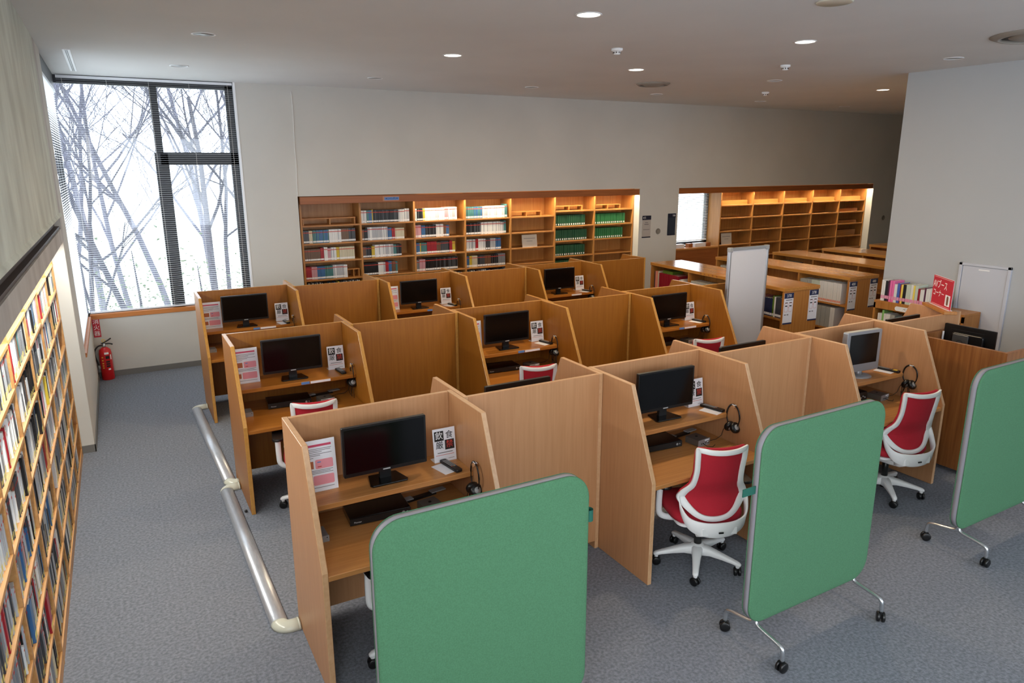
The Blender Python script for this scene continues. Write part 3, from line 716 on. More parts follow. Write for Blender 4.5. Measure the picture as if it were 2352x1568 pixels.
# ------------------------------------------------------------------ floor cable covers
def duct(label, x0, y0, x1, y1, e0, e1):
    t = thing('cable_cover', label, 'cable cover', (0, 0, 0), 0, 'floor cable covers')
    w, h = .052, .042
    def sec(c, d):
        d = Vector(d).normalized(); s = Vector((d.y, -d.x, 0)); out = []
        for i in range(13):
            a = math.pi*i/12; out.append(Vector(c)+s*w*math.cos(a)+Vector((0, 0, .001+h*math.sin(a)**.8)))
        return out
    d = Vector((x1-x0, y1-y0, 0))
    MB().rings([sec((x0, y0, 0), d), sec((x1, y1, 0), d)]).build('rail', aluD, t)
    for (cx, cy, sgn, xe) in ((x0, y0, 1, e0), (x1, y1, -1, e1)):
        if xe is None: continue
        rr = .058; rs = []
        for i in range(9):
            a = math.pi/2*i/8
            rs.append([q*1 for q in sec((cx+rr*(1-math.cos(a)), cy+sgn*rr*math.sin(a), 0.0), (math.sin(a), sgn*math.cos(a), 0))])
        L = max(.01, xe-(cx+rr)); rs.append(sec((cx+rr+L, cy+sgn*rr, 0), (1, 0, 0)))
        rs = [[Vector((q.x, q.y, q.z*1.06)) for q in r] for r in rs]
        MB().rings(rs).build('elbow', creamP, t)
        b = MB().rings([[Vector((q.x, q.y, q.z*1.12)) for q in sec((xe-.012, cy+sgn*rr, 0), (1, 0, 0))], [Vector((q.x, q.y, q.z*1.12)) for q in sec((xe-.003, cy+sgn*rr, 0), (1, 0, 0))]])
        b.build('collar', creamP, t)
duct('grey half-round floor cable cover between the back row and middle row left ends', .545, 8.45, .60, 6.25, .668, .663)
duct('grey half-round floor cable cover between the middle row and front row left ends', .55, 6.055, .575, 3.98, .663, .683)
tag(MB().lathe([(.0, 0), (.009, .001), (.012, .010), (.009, .019), (0, .021)], 12).build('floor_knob', rubber, None, (.635, 5.60, 0)), 'small dark knob on the carpet beside the middle row left end', 'knob')
# ------------------------------------------------------------------ disc shelving in the left niche
DY = [7.56, 6.70, 5.89, 5.07, 4.22, 3.39, 2.55]
XF, XBK = -.55, -.88
t = thing('wall_shelving', 'tall wooden shelving full of discs and books in the left wall niche', 'shelf', (0, 0, 0))
for i, y in enumerate(DY):
    MB().box(XBK, y-.012, 0.0, XF, y+.012, 1.99).build('upright', cdW, t, bevel=.0015)
MB().box(XBK-.012, DY[-1], 0, XBK, DY[0], 1.99).build('back_panel', cdW, t)
MB().box(XBK, DY[-1], 1.985, XF, DY[0], 2.01).build('top_panel', cdW, t)
BZ = [.085, .335, .595, .855, 1.11, 1.37, 1.63, 1.865]
MB().box(XF-.02, DY[-1], 0, XF-.002, DY[0], .062).build('plinth', cdW, t)
offs = [0, -.012, .01, 0, -.01, .008]
for i in range(6):
    for j, z in enumerate(BZ):
        z += offs[i] if j > 0 else 0
        MB().box(XBK, DY[i+1]+.0125, z-.021, XF+(.004 if j == 7 else 0), DY[i]-.0125, z).build('shelf_board', cdW, t, bevel=.001)
b = MB()
for j in range(4):
    for q in range(4): b.box(-.72, DY[0]-.0135, 1.78+q*.03-.004, -.715, DY[0]-.0118, 1.78+q*.03)
b.build('peg_hole', black, t)
SPC = [('white', (226, 226, 224)), ('pale grey', (178, 180, 184)), ('mid grey', (128, 130, 134)), ('dark grey', (70, 72, 76)), ('black', (22, 22, 24)), ('red', (160, 34, 44)), ('blue', (60, 104, 150)), ('cream', (206, 196, 168)), ('yellow', (206, 180, 60)), ('teal', (70, 120, 120)), ('brown', (110, 82, 62)), ('pink', (200, 150, 158))]
SPM = [mat('spine_'+n.replace(' ', '_'), c, .35) for n, c in SPC]
lblY = mat('library_label', (220, 206, 120), .6)
SW = [8, 12, 9, 6, 4, 1.3, 1.4, 2.4, .6, .9, 1, .6]
CASE = {}
def case_mesh(th, h, dp, ci, lab, name):
    """spine faces +y in its own axes, thickness along x"""
    k = (th, h, dp, ci, lab)
    if k not in CASE:
        b = MB().box(-th/2, -dp, 0, th/2, 0, h, 0)
        b.box(-th/2+.0006, -.001, .012, th/2-.0006, .0006, .012+h*.13, 1)
        if lab: b.box(-th/2+.0006, -.001, h*.80, th/2-.0006, .0005, h*.86, 2)
        o = b.build(name, [SPM[ci], lblY if lab != 2 else whiteI, inkR], link=False); CASE[k] = o
    return CASE[k]
SN = ['bottom', 'second lowest', 'third lowest', 'fourth', 'third from top', 'second from top', 'top']
BN = ['bay beside the pillar', 'second bay from pillar', 'third bay from pillar', 'fourth bay from pillar', 'fifth bay from pillar', 'bay nearest the camera']
items = []
for i in range(6):
    for j in range(7):
        z = BZ[j]+(offs[i] if j > 0 else 0); y = DY[i]-.02-rnd.uniform(0, .01)
        stop = DY[i+1]+.02+(rnd.uniform(.05, .28) if rnd.random() < .5 else 0)
        if i == 0: y -= (.0, .30, .28, .05, .36, .02, .02)[j] if j else .35
        if j == 6 and i == 0: stop = DY[1]+.5
        runc = None; left = 0
        while y > stop:
            if left <= 0:
                runc = rnd.choices(range(len(SPC)), SW)[0]; left = rnd.randint(1, 3)
                rh = rnd.choice((.188, .190, .155, .192, .195, .135, .208, .2)); rth = rnd.choice((.010, .0145, .0145, .012, .018, .022))
            left -= 1; th = rth; h = min(rh, .215 if j < 7 else .2)
            items.append((i, j, y-th/2, z, th, h, runc, XF-.010-rnd.uniform(0, .014)))
            y -= th+rnd.uniform(.0004, .003)
# a few larger volumes that stand out on the shelves
BIG = [(4.05, .075, 1, .215, 'red', 'thick red slipcase', 4), (3.56, .06, 2, .20, 'blue', 'pale blue folder', 4), (5.01, .05, 4, .205, 'black', 'thick black box set farther from the camera', 3), (4.07, .05, 4, .205, 'black', 'thick black box set nearer the camera', 4),
       (5.60, .03, 4, .20, 'yellow', 'yellow box set', 2), (4.34, .05, 6, .205, 'white', 'thick white box set beside a red one', 3), (4.29, .022, 6, .20, 'red', 'red box set beside a thick white one', 3)]
bigs = []
for y, th, j, h, cn, lab, i in BIG:
    z = BZ[j]+(offs[i] if j > 0 else 0); items[:] = [q for q in items if not (q[1] == j and abs(q[2]-y) < (th+q[4])/2+.001)]
    bigs.append((y, th, z, h, cn, lab, i, j))
# nearest items that the camera can see become individual objects
def seen(it):
    x, y, z = XF, it[2], it[3]+it[5]*.7; v = Vector((x, y, z-CH)); dz = v.dot(fw)
    if dz <= 0: return 0
    px = 1176+1627*v.dot(rv)/dz; py = 784-1627*v.dot(uv)/dz
    return (1/dz**2)*it[4]*it[5] if px > -4 and py < 1572 else 0
order = sorted([q for q in range(len(items)) if seen(items[q]) > 0], key=lambda q: -seen(items[q])/items[q][4]/items[q][5])
ind = set(order[:300]); b = MB(); nst = 0
for q, (i, j, y, z, th, h, ci, xs) in enumerate(items):
    if q in ind:
        src = case_mesh(th, h, .137, ci, 1, 'disc_case'); o = src.copy(); COL.objects.link(o)
        o.location = (xs, y, z); o.rotation_euler = (0, 0, R(-90))
        tag(o, f'{SPC[ci][0]} disc case, {SN[j]} shelf, {BN[i]}, left wall shelving', 'disc case', f'{SPC[ci][0]} disc cases, {SN[j]} shelf, {BN[i]}')
    elif seen((i, j, y, z, th, h)) > 0:
        b.box(xs-.137, y-th/2, z, xs, y+th/2, z+h, ci); b.box(xs-.001, y-th/2+.0006, z+.012, xs+.0006, y+th/2-.0006, z+.012+h*.13, len(SPM)); nst += 1
tag(b.build('disc_cases', SPM+[lblY]), 'remaining rows of disc cases farther along the left wall shelving', 'disc cases', kind='stuff')
for y, th, z, h, cn, lab, i, j in bigs:
    ci = [n for n, c in SPC].index(cn); t = thing('box_set', f'{lab}, {SN[j]} shelf, left wall shelving', 'box set', (XF-.002, y, z))
    MB().box(-.15, -th/2, 0, 0, th/2, h).build('slipcase', SPM[ci], t, bevel=.001); MB().box(-.001, -th/2+.001, .012, .0006, th/2-.001, .04).build('library_label', lblY, t); MB().box(-.148, -th/2+.003, h, -.004, th/2-.003, h+.0008).build('page_edge', whiteI, t)
# ------------------------------------------------------------------ shelving in the back wall niches
def niche_shelf(label, xs, zrows, y0, y1, top, lights, ends):
    t = thing('niche_shelving', label, 'shelf', (0, 0, 0))
    for k, x in enumerate(xs):
        MB().box(x-.014, y0, 0, x+.014, y1, top+.14).build('upright', shelfV, t, bevel=.0015)
    MB().box(xs[0], y1, 0, xs[-1], y1+.01, top+.14).build('back_panel', shelfV, t)
    MB().box(xs[0], y0, top+.10, xs[-1], y1, top+.125).build('top_panel', shelfW, t)
    for k in range(len(xs)-1):
        for z in zrows[k]:
            MB().box(xs[k]+.0145, y0+.004, z-.024, xs[k+1]-.0145, y1, z).build('shelf_board', shelfW, t, bevel=.0015)
    MB().box(ends[0], YB+.012, top, ends[1], YB+.034, top+.105).build('fascia', fasciaW, t, bevel=.002)
    for k in lights:
        xm = (xs[k]+xs[k+1])/2; w = xs[k+1]-xs[k]-.06
        MB().cyl((xm-w/2, YB+.075, top+.035), (xm+w/2, YB+.075, top+.035), .012, n=10).build('lamp_tube', tubeM, t)
        area('shelf_lamp_light', (xm, YB+.085, top+.020), (w, .04), NLP, (1.0, .85, .60), (R(-14), 0, 0), parent=t)
    return t
NLP = 10
X1 = [2.36, 3.245, 4.115, 5.0, 5.85, 6.735, 7.58, 8.455]
zA = [1.05+.0, 1.325, 1.59, 1.855]; zB = [1.13, 1.40, 1.66, 1.925]
zr1 = [[.25, .52, .785]+zA]*5+[[.3, .6, .86]+zB]*2
SY0, SY1 = YB+.153, YB+.50
n1 = niche_shelf('long wooden shelving of discs and green binders in the back wall, left niche', X1, zr1, SY0, SY1, 2.170, (2, 3, 4, 5, 6), (OP1[0]+.03, OP1[1]-.002))
X2 = [10.68, 11.585, 12.49, 13.40, 14.30, 15.20]
n2 = niche_shelf('mostly empty wooden shelving in the back wall, right niche', X2, [[.3, .58, .85, 1.11, 1.39, 1.655, 1.91]]*5, SY0, SY1, 2.165, (0, 1, 2, 3, 4), (OP2[0]+.01, OP2[1]-.002))
MB().box(9.42, YB+.13, 1.07, 10.66, YB+.50, 1.10).build('window_ledge', shelfW, n2); MB().box(9.42, YB+.153, 0, 10.66, YB+.17, 1.07).build('lower_panel', fasciaW, n2)
tg = thing('shelf_label', 'blue disc label taped on the wooden fascia of the left niche', 'label', (3.705, YB+.011, 2.222))
MB().box(-.14, -.0015, -.035, .12, 0, .035).build('tape', mat('clear_tape', (176, 120, 84), .4), tg)
MB().box(-.115, -.003, -.022, .115, -.0015, .022).build('card', blueL, tg); text('★DVD(邦)★', .036, navy, tg, (0, -.0034, 0))
# discs on the left niche, first four bays
runs = {}
def fill(i, j, pat):
    z = zr1[i][j]; x = X1[i]+.02
    out = []
    for ci, n, th, h in pat:
        for q in range(n):
            if x+th > X1[i+1]-.02: return out
            c2 = {W0: G1, K4: D3, G1: W0, B6: T9, D3: K4}.get(ci, ci) if rnd.random() < .18 else ci
            out.append((i, j, x+th/2, z, th, h, c2, SY0+.02+rnd.uniform(0, .008))); x += th+.0012
        x += rnd.choice((0, .002, .004))
    return out
W0, G1, G2, D3, K4, R5, B6, C7, Y8, T9, N10, P11 = range(12)
TH = .0155
pats = {(0, 5): [(D3, 5, TH, .19), (C7, 3, TH, .185), (T9, 3, TH, .19), (B6, 11, TH, .19), (W0, 11, TH, .195), (N10, 7, TH, .2), (D3, 6, TH, .2)],
        (0, 4): [(N10, 14, TH, .18), (R5, 3, TH, .19), (W0, 3, TH, .2), (P11, 3, TH, .18), (W0, 5, TH, .19), (Y8, 3, .013, .19), (C7, 14, TH, .19)],
        (0, 3): [(R5, 5, TH, .19), (P11, 5, TH, .19), (B6, 8, TH, .19), (T9, 6, TH, .19), (G1, 9, TH, .2), (W0, 4, TH, .195)],
        (1, 6): [(W0, 5, TH, .19), (B6, 5, TH, .19), (Y8, 1, TH, .2), (K4, 24, TH, .19), (W0, 6, TH, .19), (G1, 5, TH, .2)],
        (1, 5): [(N10, 2, TH, .17), (K4, 3, TH, .17), (G1, 19, TH, .2), (B6, 4, TH, .18), (R5, 3, TH, .17), (C7, 9, TH, .17)],
        (1, 4): [(N10, 3, TH, .17), (K4, 5, TH, .17), (Y8, 3, TH, .17), (W0, 9, TH, .19), (G1, 9, TH, .19), (T9, 3, TH, .18), (K4, 5, TH, .18)],
        (1, 3): [(K4, 14, TH, .19), (W0, 7, TH, .19), (R5, 3, TH, .19), (B6, 3, TH, .2), (N10, 4, TH, .2), (T9, 2, TH, .19)],
        (2, 6): [(G1, 2, TH, .19), (K4, 6, TH, .19), (Y8, 2, TH, .18), (W0, 20, TH, .19), (P11, 4, TH, .2), (W0, 9, TH, .2)],
        (2, 5): [(P11, 6, TH, .2), (B6, 4, TH, .19), (D3, 6, TH, .19), (K4, 5, TH, .19), (W0, 8, .0145, .2), (N10, 3, TH, .19), (B6, 3, TH, .18)],
        (2, 4): [(B6, 4, TH, .18), (Y8, 1, TH, .18), (T9, 6, TH, .18), (R5, 10, TH, .19), (N10, 4, TH, .18), (D3, 9, TH, .19), (R5, 3, TH, .19), (Y8, 3, TH, .18)],
        (2, 3): [(G2, 3, TH, .18), (P11, 6, TH, .19), (K4, 24, TH, .2), (D3, 10, TH, .2)],
        (3, 6): [(T9, 9, TH, .19), (B6, 9, TH, .19), (G1, 6, TH, .19), (W0, 20, .0145, .195), (T9, 3, .014, .22)],
        (3, 5): [(K4, 12, TH, .19), (D3, 4, TH, .19), (W0, 22, TH, .2), (G1, 4, TH, .19), (T9, 3, .013, .21)],
        (3, 4): [(W0, 7, TH, .19), (G1, 3, TH, .19), (R5, 3, TH, .19), (W0, 8, TH, .19), (D3, 5, TH, .19), (G1, 6, TH, .19), (B6, 6, TH, .19)],
        (3, 3): [(B6, 3, TH, .19), (Y8, 3, TH, .19), (C7, 6, TH, .19), (D3, 8, TH, .19), (N10, 7, TH, .19), (K4, 8, TH, .19), (G2, 8, TH, .2)]}
dv = []
for (i, j), pt in pats.items(): dv += fill(i, j, pt)
dv.sort(key=lambda a: (a[2]**2+a[7]**2+(a[3]-CH)**2)); b = MB()
b2n = ['first', 'second', 'third', 'fourth']; rnN = {6: 'top', 5: 'second', 4: 'third', 3: 'fourth'}
for q, (i, j, x, z, th, h, ci, y) in enumerate(dv):
    if q < 300:
        o = case_mesh(th, h, .137, ci, 2, 'video_case').copy(); COL.objects.link(o); o.name = 'video_case'
        o.location = (x, y, z); o.rotation_euler = (0, 0, R(180))
        tag(o, f'{SPC[ci][0]} video case, {b2n[i]} bay of the left niche, {rnN[j]} shelf down', 'video case', f'{SPC[ci][0]} video cases, bay {b2n[i]}, shelf {rnN[j]}')
    else:
        b.box(x-th/2, y, z, x+th/2, y+.137, z+h, ci); b.box(x-th/2+.0006, y-.0006, z+.012, x+th/2-.0006, y, z+.012+h*.15, len(SPM)); b.box(x-th/2+.0006, y-.0006, z+h*.80, x+th/2-.0006, y, z+h*.86, len(SPM)+1)
tag(b.build('video_cases', SPM+[whiteI, inkR]), 'remaining video cases in the lit bays of the back wall niche', 'video cases', kind='stuff')
b = MB()
for i in range(4):
    x = X1[i]+.03
    while x < X1[i+1]-.06:
        w = rnd.uniform(.012, .018); b.box(x, SY0+.03, .786, x+w, SY0+.16, .786+rnd.uniform(.17, .215), rnd.choices(range(12), SW)[0]); x += w+.001
tag(b.build('low_shelf_cases', SPM), 'disc cases whose tops show on the low shelf just above the back row of carrels', 'video cases', kind='stuff')
gB = mat('green_binder', (34, 84, 56), .55); gB2 = mat('bright_green_binder', (44, 116, 66), .55)
bi = 0; proto = {}
for i, j, x0, n, mm in ((5, 6, 6.76, 14, gB), (5, 5, 6.76, 15, gB), (5, 4, 6.76, 14, gB), (6, 6, 7.605, 15, gB2), (6, 5, 7.605, 14, gB2), (5, 3, 6.76, 12, gB)):
    if j == 6: pass
    z = zr1[i][j-1] if j > 3 else zr1[i][2]
    for q in range(n):
        if mm not in proto:
            bb = MB().box(-.0200, 0, 0, .0200, .20, .185, 0).box(-.011, -.001, .012, .011, 0, .04, 1); proto[mm] = bb.build('binder', [mm, whiteI], link=False)
        o = proto[mm].copy(); COL.objects.link(o); o.location = (x0+.022+q*.0455+rnd.uniform(0, .002), SY0+.03+rnd.uniform(-.006, .006), z)
        bay = 'sixth' if i == 5 else 'last'
        rn_ = {6: 'upper', 5: 'middle', 4: 'lower', 3: 'lowest'}[j]
        tag(o, f"{'dark' if mm is gB else 'bright'} green binder with white label, {rn_} row, {bay} bay of the left niche", 'binder', f'green binders, {rn_} row, {bay} bay')
# empty bookstands and little racks on the top shelves
def stand(label, x0, x1, z, hgt, solid):
    t = thing('book_riser', label, 'riser', (0, 0, 0), 0, 'wooden book risers on niche shelves')
    y0, y1 = SY0+.07, SY0+.22
    MB().box(x0, y0, z+hgt-.016, x1, y1, z+hgt).build('top_board', shelfW, t)
    if solid: MB().box(x0, y0, z, x1, y0+.014, z+hgt-.016).build('front_board', shelfW, t)
    else:
        for x in (x0+.005, (x0+x1)/2, x1-.02): MB().box(x, y0, z, x+.015, y1, z+hgt-.016).build('leg', shelfV, t)
for k, z, w, lab in ((0, 1.855, .8, 'low wooden book riser on the empty unlit shelf of the first bay'), (4, 1.855, .62, 'low wooden book riser on the lit shelf of the fifth bay, beside the green binders'), (5, 1.925, .60, 'low wooden book riser above the dark green binders'), (6, 1.925, .60, 'low wooden book riser above the bright green binders')):
    stand(lab, X1[k]+.03, X1[k]+.03+w, z, .085 if k else .10, False)
stand('short wooden book riser beside the discs, lowest visible shelf, first bay', X1[1]-.24, X1[1]-.03, zr1[0][3], .12, False)
for k in range(5): stand(f"long wooden book riser on the top shelf of bay {('one','two','three','four','five')[k]} in the right niche", X2[k]+.02, X2[k]+.80, 1.91, .085, True)
for z, h, lab in ((1.655, .07, 'second'), (1.39, .07, 'third'), (1.11, .13, 'fifth')): stand(f'wooden book riser on the {lab} shelf down of the last bay in the right niche', X2[4]+.02, X2[4]+.74, z, h, True)
def paper_sign(label, x, z, w, h, y):
    t = thing('paper_sign', label, 'sign', (x, y, z)); M = Matrix.Rotation(R(-8), 4, 'X')
    MB().box(-w/2, 0, 0, w/2, .004, h, M=M).build('sheet', mat('grey_paper', (196, 186, 174), .7), t)
    b = MB().box(-w*.38, -.001, h*.68, w*.38, 0, h*.72, M=M).box(-w*.2, -.001, h*.46, w*.2, 0, h*.49, M=M); b.build('printed_text', inkG, t)
    MB().box(-w/2, .004, 0, w/2, .05, .003).build('foot', acryl, t)
paper_sign('paper notice standing on an empty shelf of the left niche, beside the video cases', 6.245, 1.325, .30, .215, SY0+.03)
paper_sign('paper notice standing on an empty shelf of the right niche, near its window', 10.93, 1.11, .29, .235, SY0+.03)
t = thing('window_ledge_tray', 'row of small brown and clear boxes on the niche window ledge', 'tray', (10.05, YB+.22, 1.10))
for x, w, m in ((-.36, .26, acryl), (-.06, .10, fasciaW), (.20, .28, acryl), (.42, .10, fasciaW)): MB().box(x-w/2, 0, 0, x+w/2, .1, .075).build('box', m, t)
# ------------------------------------------------------------------ signs, discs and cord on the back wall
def wall_sign(label, x0, x1, z0, z1, full, num, left):
    t = thing('wall_sign', label, 'sign', ((x0+x1)/2, YB-.002, 0)); w = x1-x0
    MB().box(-w/2, -.006, z0, w/2, 0, z1).build('board', navyD if full else mat('grey_card', (176, 168, 160), .6), t)
    MB().box(-w/2-.003, -.008, z1-.075, w/2+.003, -.006, z1+.003).build('header', mat('deep_navy', (16, 24, 48), .45), t)
    MB().box(-w/2-.003, -.008, z0-.012, w/2+.003, -.006, z0+.008).build('footer', mat('deep_navy', (16, 24, 48), .45), t)
    s = -1 if left else 1; zc = z1-.036; xx = -w/2+.025 if left else w/2-.012
    b = MB().prism([(xx-.012*(1 if left else 0), zc), (xx+(.006 if left else -.014), zc+.016), (xx+(.006 if left else -.014), zc-.016)] if left else [(xx, zc), (xx-.016, zc+.016), (xx-.016, zc-.016)], 'y', -.0095, -.008); b.build('arrow', whiteI, t)
    text(num, .052, whiteI, t, (xx+.03 if left else xx-.045, -.0085, zc))
    if not full:
        b = MB()
        for z, x, h in ((z1-.13, .035, .012), (z1-.165, .05, .016), (z1-.26, .075, .010)): b.box(-x, -.0066, z, x, -.006, z+h)
        b.build('printed_text', inkG, t)
wall_sign('narrow wall sign with dark header, white arrow left and grey card below', 8.552, 8.752, 1.392, 1.785, False, '15', True)
wall_sign('dark navy wall sign with white arrow right beside the niche window', 9.165, 9.355, 1.41, 1.805, True, '16', False)
for x, lab in ((8.94, 'round grey wall louvre between the two wall signs'), (15.70, 'round grey wall louvre on the far right end of the back wall')):
    t = thing('wall_louvre', lab, 'vent', (x, YB, 1.487)); M = Matrix.Rotation(R(90), 4, 'X')
    MB().lathe([(.055, 0), (.055, .008), (.046, .012), (.046, .006), (0, .006)], 24, M=M).build('ring', discG, t)
    b = MB()
    for q in range(5): b.box(-.04+abs(q-2)*.006, -.0085, -.034+q*.016, .04-abs(q-2)*.006, -.006, -.028+q*.016)
    b.build('slats', discG, t)
struct(MB().tube(catmull([(2.318, YB-.004, 3.70), (2.322, YB-.004, 3.4), (2.312, YB-.004, 3.0), (2.315, YB-.004, 2.7), (2.303, YB-.004, 2.45), (2.306, YB-.004, 2.29)], 6), .004, 6).build('trim_7', cordM))
# ------------------------------------------------------------------ fire extinguisher and its sign
t = thing('fire_extinguisher', 'red fire extinguisher standing on the carpet in the corner below the window', 'fire extinguisher', (-.335, YB-.105, 0), R(15))
MB().lathe([(.070, 0), (.074, .006), (.074, .35), (.066, .395), (.040, .42), (.024, .43), (0, .432)], 28).build('cylinder', extR, t)
MB().lathe([(.018, .428), (.022, .435), (.022, .46), (.014, .475), (0, .475)], 14).build('valve', chromeM, t)
MB().tube(catmull([(-.03, 0, .478), (.0, 0, .490), (.05, 0, .512), (.09, 0, .535)], 4), [.010]+[.009]*12, 8).build('lever', black, t)
MB().tube(catmull([(.015, 0, .470), (.06, 0, .468), (.10, 0, .452)], 4), .009, 8).build('handle', black, t)
rg = [(.0+.018*math.cos(2*math.pi*i/12), 0, .515+.018*math.sin(2*math.pi*i/12)) for i in range(12)]
MB().tube(rg+rg[:2], .004, 6).build('safety_ring', yellowM, t)
MB().tube(catmull([(-.02, 0, .455), (-.07, 0, .45), (-.115, 0, .40), (-.12, 0, .33), (-.10, .0, .24), (-.088, 0, .20)], 5), .010, 8).build('hose', rubber, t)
MB().cyl((-.088, 0, .20), (-.085, 0, .15), .012, .016, 10).build('nozzle', greyP, t)
def curved(nm, a0, a1, z0, z1, m, r=.0746):
    b = MB(); k = 6; P_ = [(r*math.cos(R(a0+(a1-a0)*i/k)), r*math.sin(R(a0+(a1-a0)*i/k))) for i in range(k+1)]
    b.rings([[(p[0], p[1], z) for p in P_] for z in (z0, z1)], closed=False, cap=False); b.build(nm, m, t)
curved('white_label', -112, -72, .345, .372, whiteI)
for q, (z0, z1) in enumerate(((.285, .325), (.235, .258), (.205, .228), (.175, .198))): curved('black_panel', -105, -70, z0, z1, ink, .0747)
curved('white_label', -92, -70, .135, .155, whiteI); curved('white_writing', -60, -46, .27, .335, whiteI)
for z in (.30, .26, .22, .19, .16): curved('yellow_mark', -142, -126, z, z+.014, yellowM)
t = thing('extinguisher_sign', 'red sign with three white characters above the fire extinguisher', 'sign', (-.393, YB-.002, .672))
MB().box(-.042, -.003, -.125, .042, 0, .125).build('plate', redP, t)
for q, ch in enumerate('消火器'): text(ch, .072, whiteI, t, (0, -.0034, .078-q*.078))
# ------------------------------------------------------------------ white partition
t = thing('white_partition', 'tall free-standing white partition in an aluminium frame, right of the middle row', 'partition', (6.115, 5.93, 0), R(1))
w, zt = .655, 1.775
MB().box(.03, -.011, .12, w-.03, .011, zt-.03).build('panel', mat('white_board', (206, 204, 206), .38), t)
for x in (0, w-.035): MB().prism([(p[0]+x+.0175, p[1]) for p in rrect(.035, .045, .01, 4)], 'z', .03, zt-.02).build('post', alu, t)
MB().box(.0, -.02, zt-.035, w, .02, zt).build('top_rail', alu, t, bevel=.004); MB().box(.03, -.018, .09, w-.03, .018, .125).build('bottom_rail', alu, t)
for x in (0, w-.05): MB().box(x-.002, -.024, zt-.05, x+.052, .024, zt+.003).build('corner_cap', greyP, t, bevel=.005)
for x in (.017, w-.017): MB().box(x-.02, -.22, 0, x+.02, .22, .03).build('foot', alu, t, bevel=.006)
# ------------------------------------------------------------------ low double-sided bookcases on the right
def bookcase(label, x, y, w, L, rz, H=1.2, bays=3):
    t = thing('low_bookcase', label, 'bookcase', (x, y, 0), rz, 'low double-sided bookcases')
    MB().box(-.008, -.01, H-.045, w+.008, L+.01, H).build('top_board', caseTop, t, bevel=.003)
    for yy in (0, L-.028): MB().box(0, yy, 0, w, yy+.028, H-.045).build('end_panel', caseW, t, bevel=.002)
    MB().box(w/2-.008, .028, .06, w/2+.008, L-.028, H-.045).build('centre_panel', caseW, t)
    for s in range(1, bays):
        yy = L*s/bays; MB().box(.002, yy-.013, 0, w-.002, yy+.013, H-.045).build('divider', caseW, t)
    for z in (.08, .44, .80): MB().box(.004, .028, z-.024, w-.004, L-.028, z).build('shelf_board', caseW, t)
    return t
CW = .60
bc1 = bookcase('low wooden bookcase nearest the white partition, its glossy top reflecting the window', 7.215, 6.02, CW, 2.78, R(-3.6))
bc2 = bookcase('low wooden bookcase with white journals, second from the partition', 8.70, 6.19, CW, 2.58, R(-1.4))
bc3 = bookcase('low wooden bookcase third from the partition', 10.06, 6.19, CW, 2.58, R(-1.4))
bc4 = bookcase('low wooden bookcase fourth from the partition', 11.30, 6.19, CW, 2.52, R(-1.4))
bc5 = bookcase('farthest low wooden bookcase, only its end showing past the white wall', 12.64, 6.19, CW, 2.50, R(-1.4))
def shelf_sign(parent_xyz, rz, num, label):
    t = thing('shelf_sign', label, 'sign', parent_xyz, rz, 'white shelf end signs')
    w, h = .155, .40
    MB().box(-w/2, -.004, -h, w/2, 0, 0).build('board', paper, t)
    MB().box(-w/2, -.0055, -.068, w/2, -.004, 0).build('header', navy, t); MB().box(-w/2, -.0055, -h, w/2, -.004, -h+.018).build('footer', navy, t)
    text(num, .052, whiteI, t, (0, -.006, -.036))
    b = MB().box(-.05, -.0045, -.095, .06, -.004, -.085).box(-.06, -.0045, -.285, -.03, -.004, -.272).box(-.015, -.0045, -.285, .012, -.004, -.272); b.build('printed_text', inkG, t)
    for x in (-.036, .036):
        p = rrect(.056, .115, .014, 4, x, -.185); q = rrect(.051, .110, .012, 4, x, -.185)
        bb = MB(); bb.rings([[(a[0], -.0045, a[1]) for a in p], [(a[0], -.0045, a[1]) for a in q]], cap=False); bb.build('outline', inkR, t)
        MB().box(x-.018, -.0045, -.172, x+.018, -.004, -.158).build('printed_text', ink, t)
        MB().box(x-.022, -.0045, -.128, x+.02, -.004, -.119).build('printed_text', ink, t)
    MB().box(-.008, -.0045, -.188, .008, -.004, -.184).build('link', inkR, t)
def case_pt(o, dx, dy, z):
    m = Matrix.Translation(o.location) @ Matrix.Rotation(o.rotation_euler.z, 4, 'Z'); p = m @ Vector((dx, dy, z)); return tuple(p)
shelf_sign(case_pt(bc1, .085, -.001, 1.135), R(-3.6), '370', 'white and navy shelf sign on the left of the nearest bookcase end')
shelf_sign(case_pt(bc1, .515, -.001, 1.145), R(-3.6), '378', 'white and navy shelf sign on the right of the nearest bookcase end')
shelf_sign(case_pt(bc2, .085, -.001, 1.135), R(-1.4), '400', 'white and navy shelf sign on the left of the second bookcase end')
shelf_sign(case_pt(bc2, .515, -.001, 1.145), R(-1.4), '480', 'white and navy shelf sign on the right of the second bookcase end')
BKM = {'red': mat('book_red', (146, 24, 44), .45), 'white': mat('book_white', (226, 224, 220), .5), 'grey': mat('book_grey', (164, 164, 158), .55), 'green': mat('book_green', (92, 120, 40), .5), 'navy': mat('book_navy', (34, 44, 78), .45), 'charcoal': mat('book_charcoal', (64, 66, 76), .5), 'pink': mat('book_pink', (232, 110, 168), .5), 'blue': mat('book_blue', (70, 96, 176), .5), 'black': mat('book_black', (24, 24, 28), .45), 'yellow': mat('book_yellow', (236, 210, 90), .5), 'plum': mat('book_plum', (84, 24, 60), .5), 'teal': mat('book_teal', (40, 148, 140), .5), 'lime': mat('book_lime', (140, 196, 110), .5), 'salmon': mat('book_salmon', (226, 150, 130), .5), 'sage': mat('book_sage', (196, 206, 190), .5), 'tan': mat('book_tan', (190, 130, 66), .5)}
pageM = mat('book_pages', (228, 220, 202), .8)
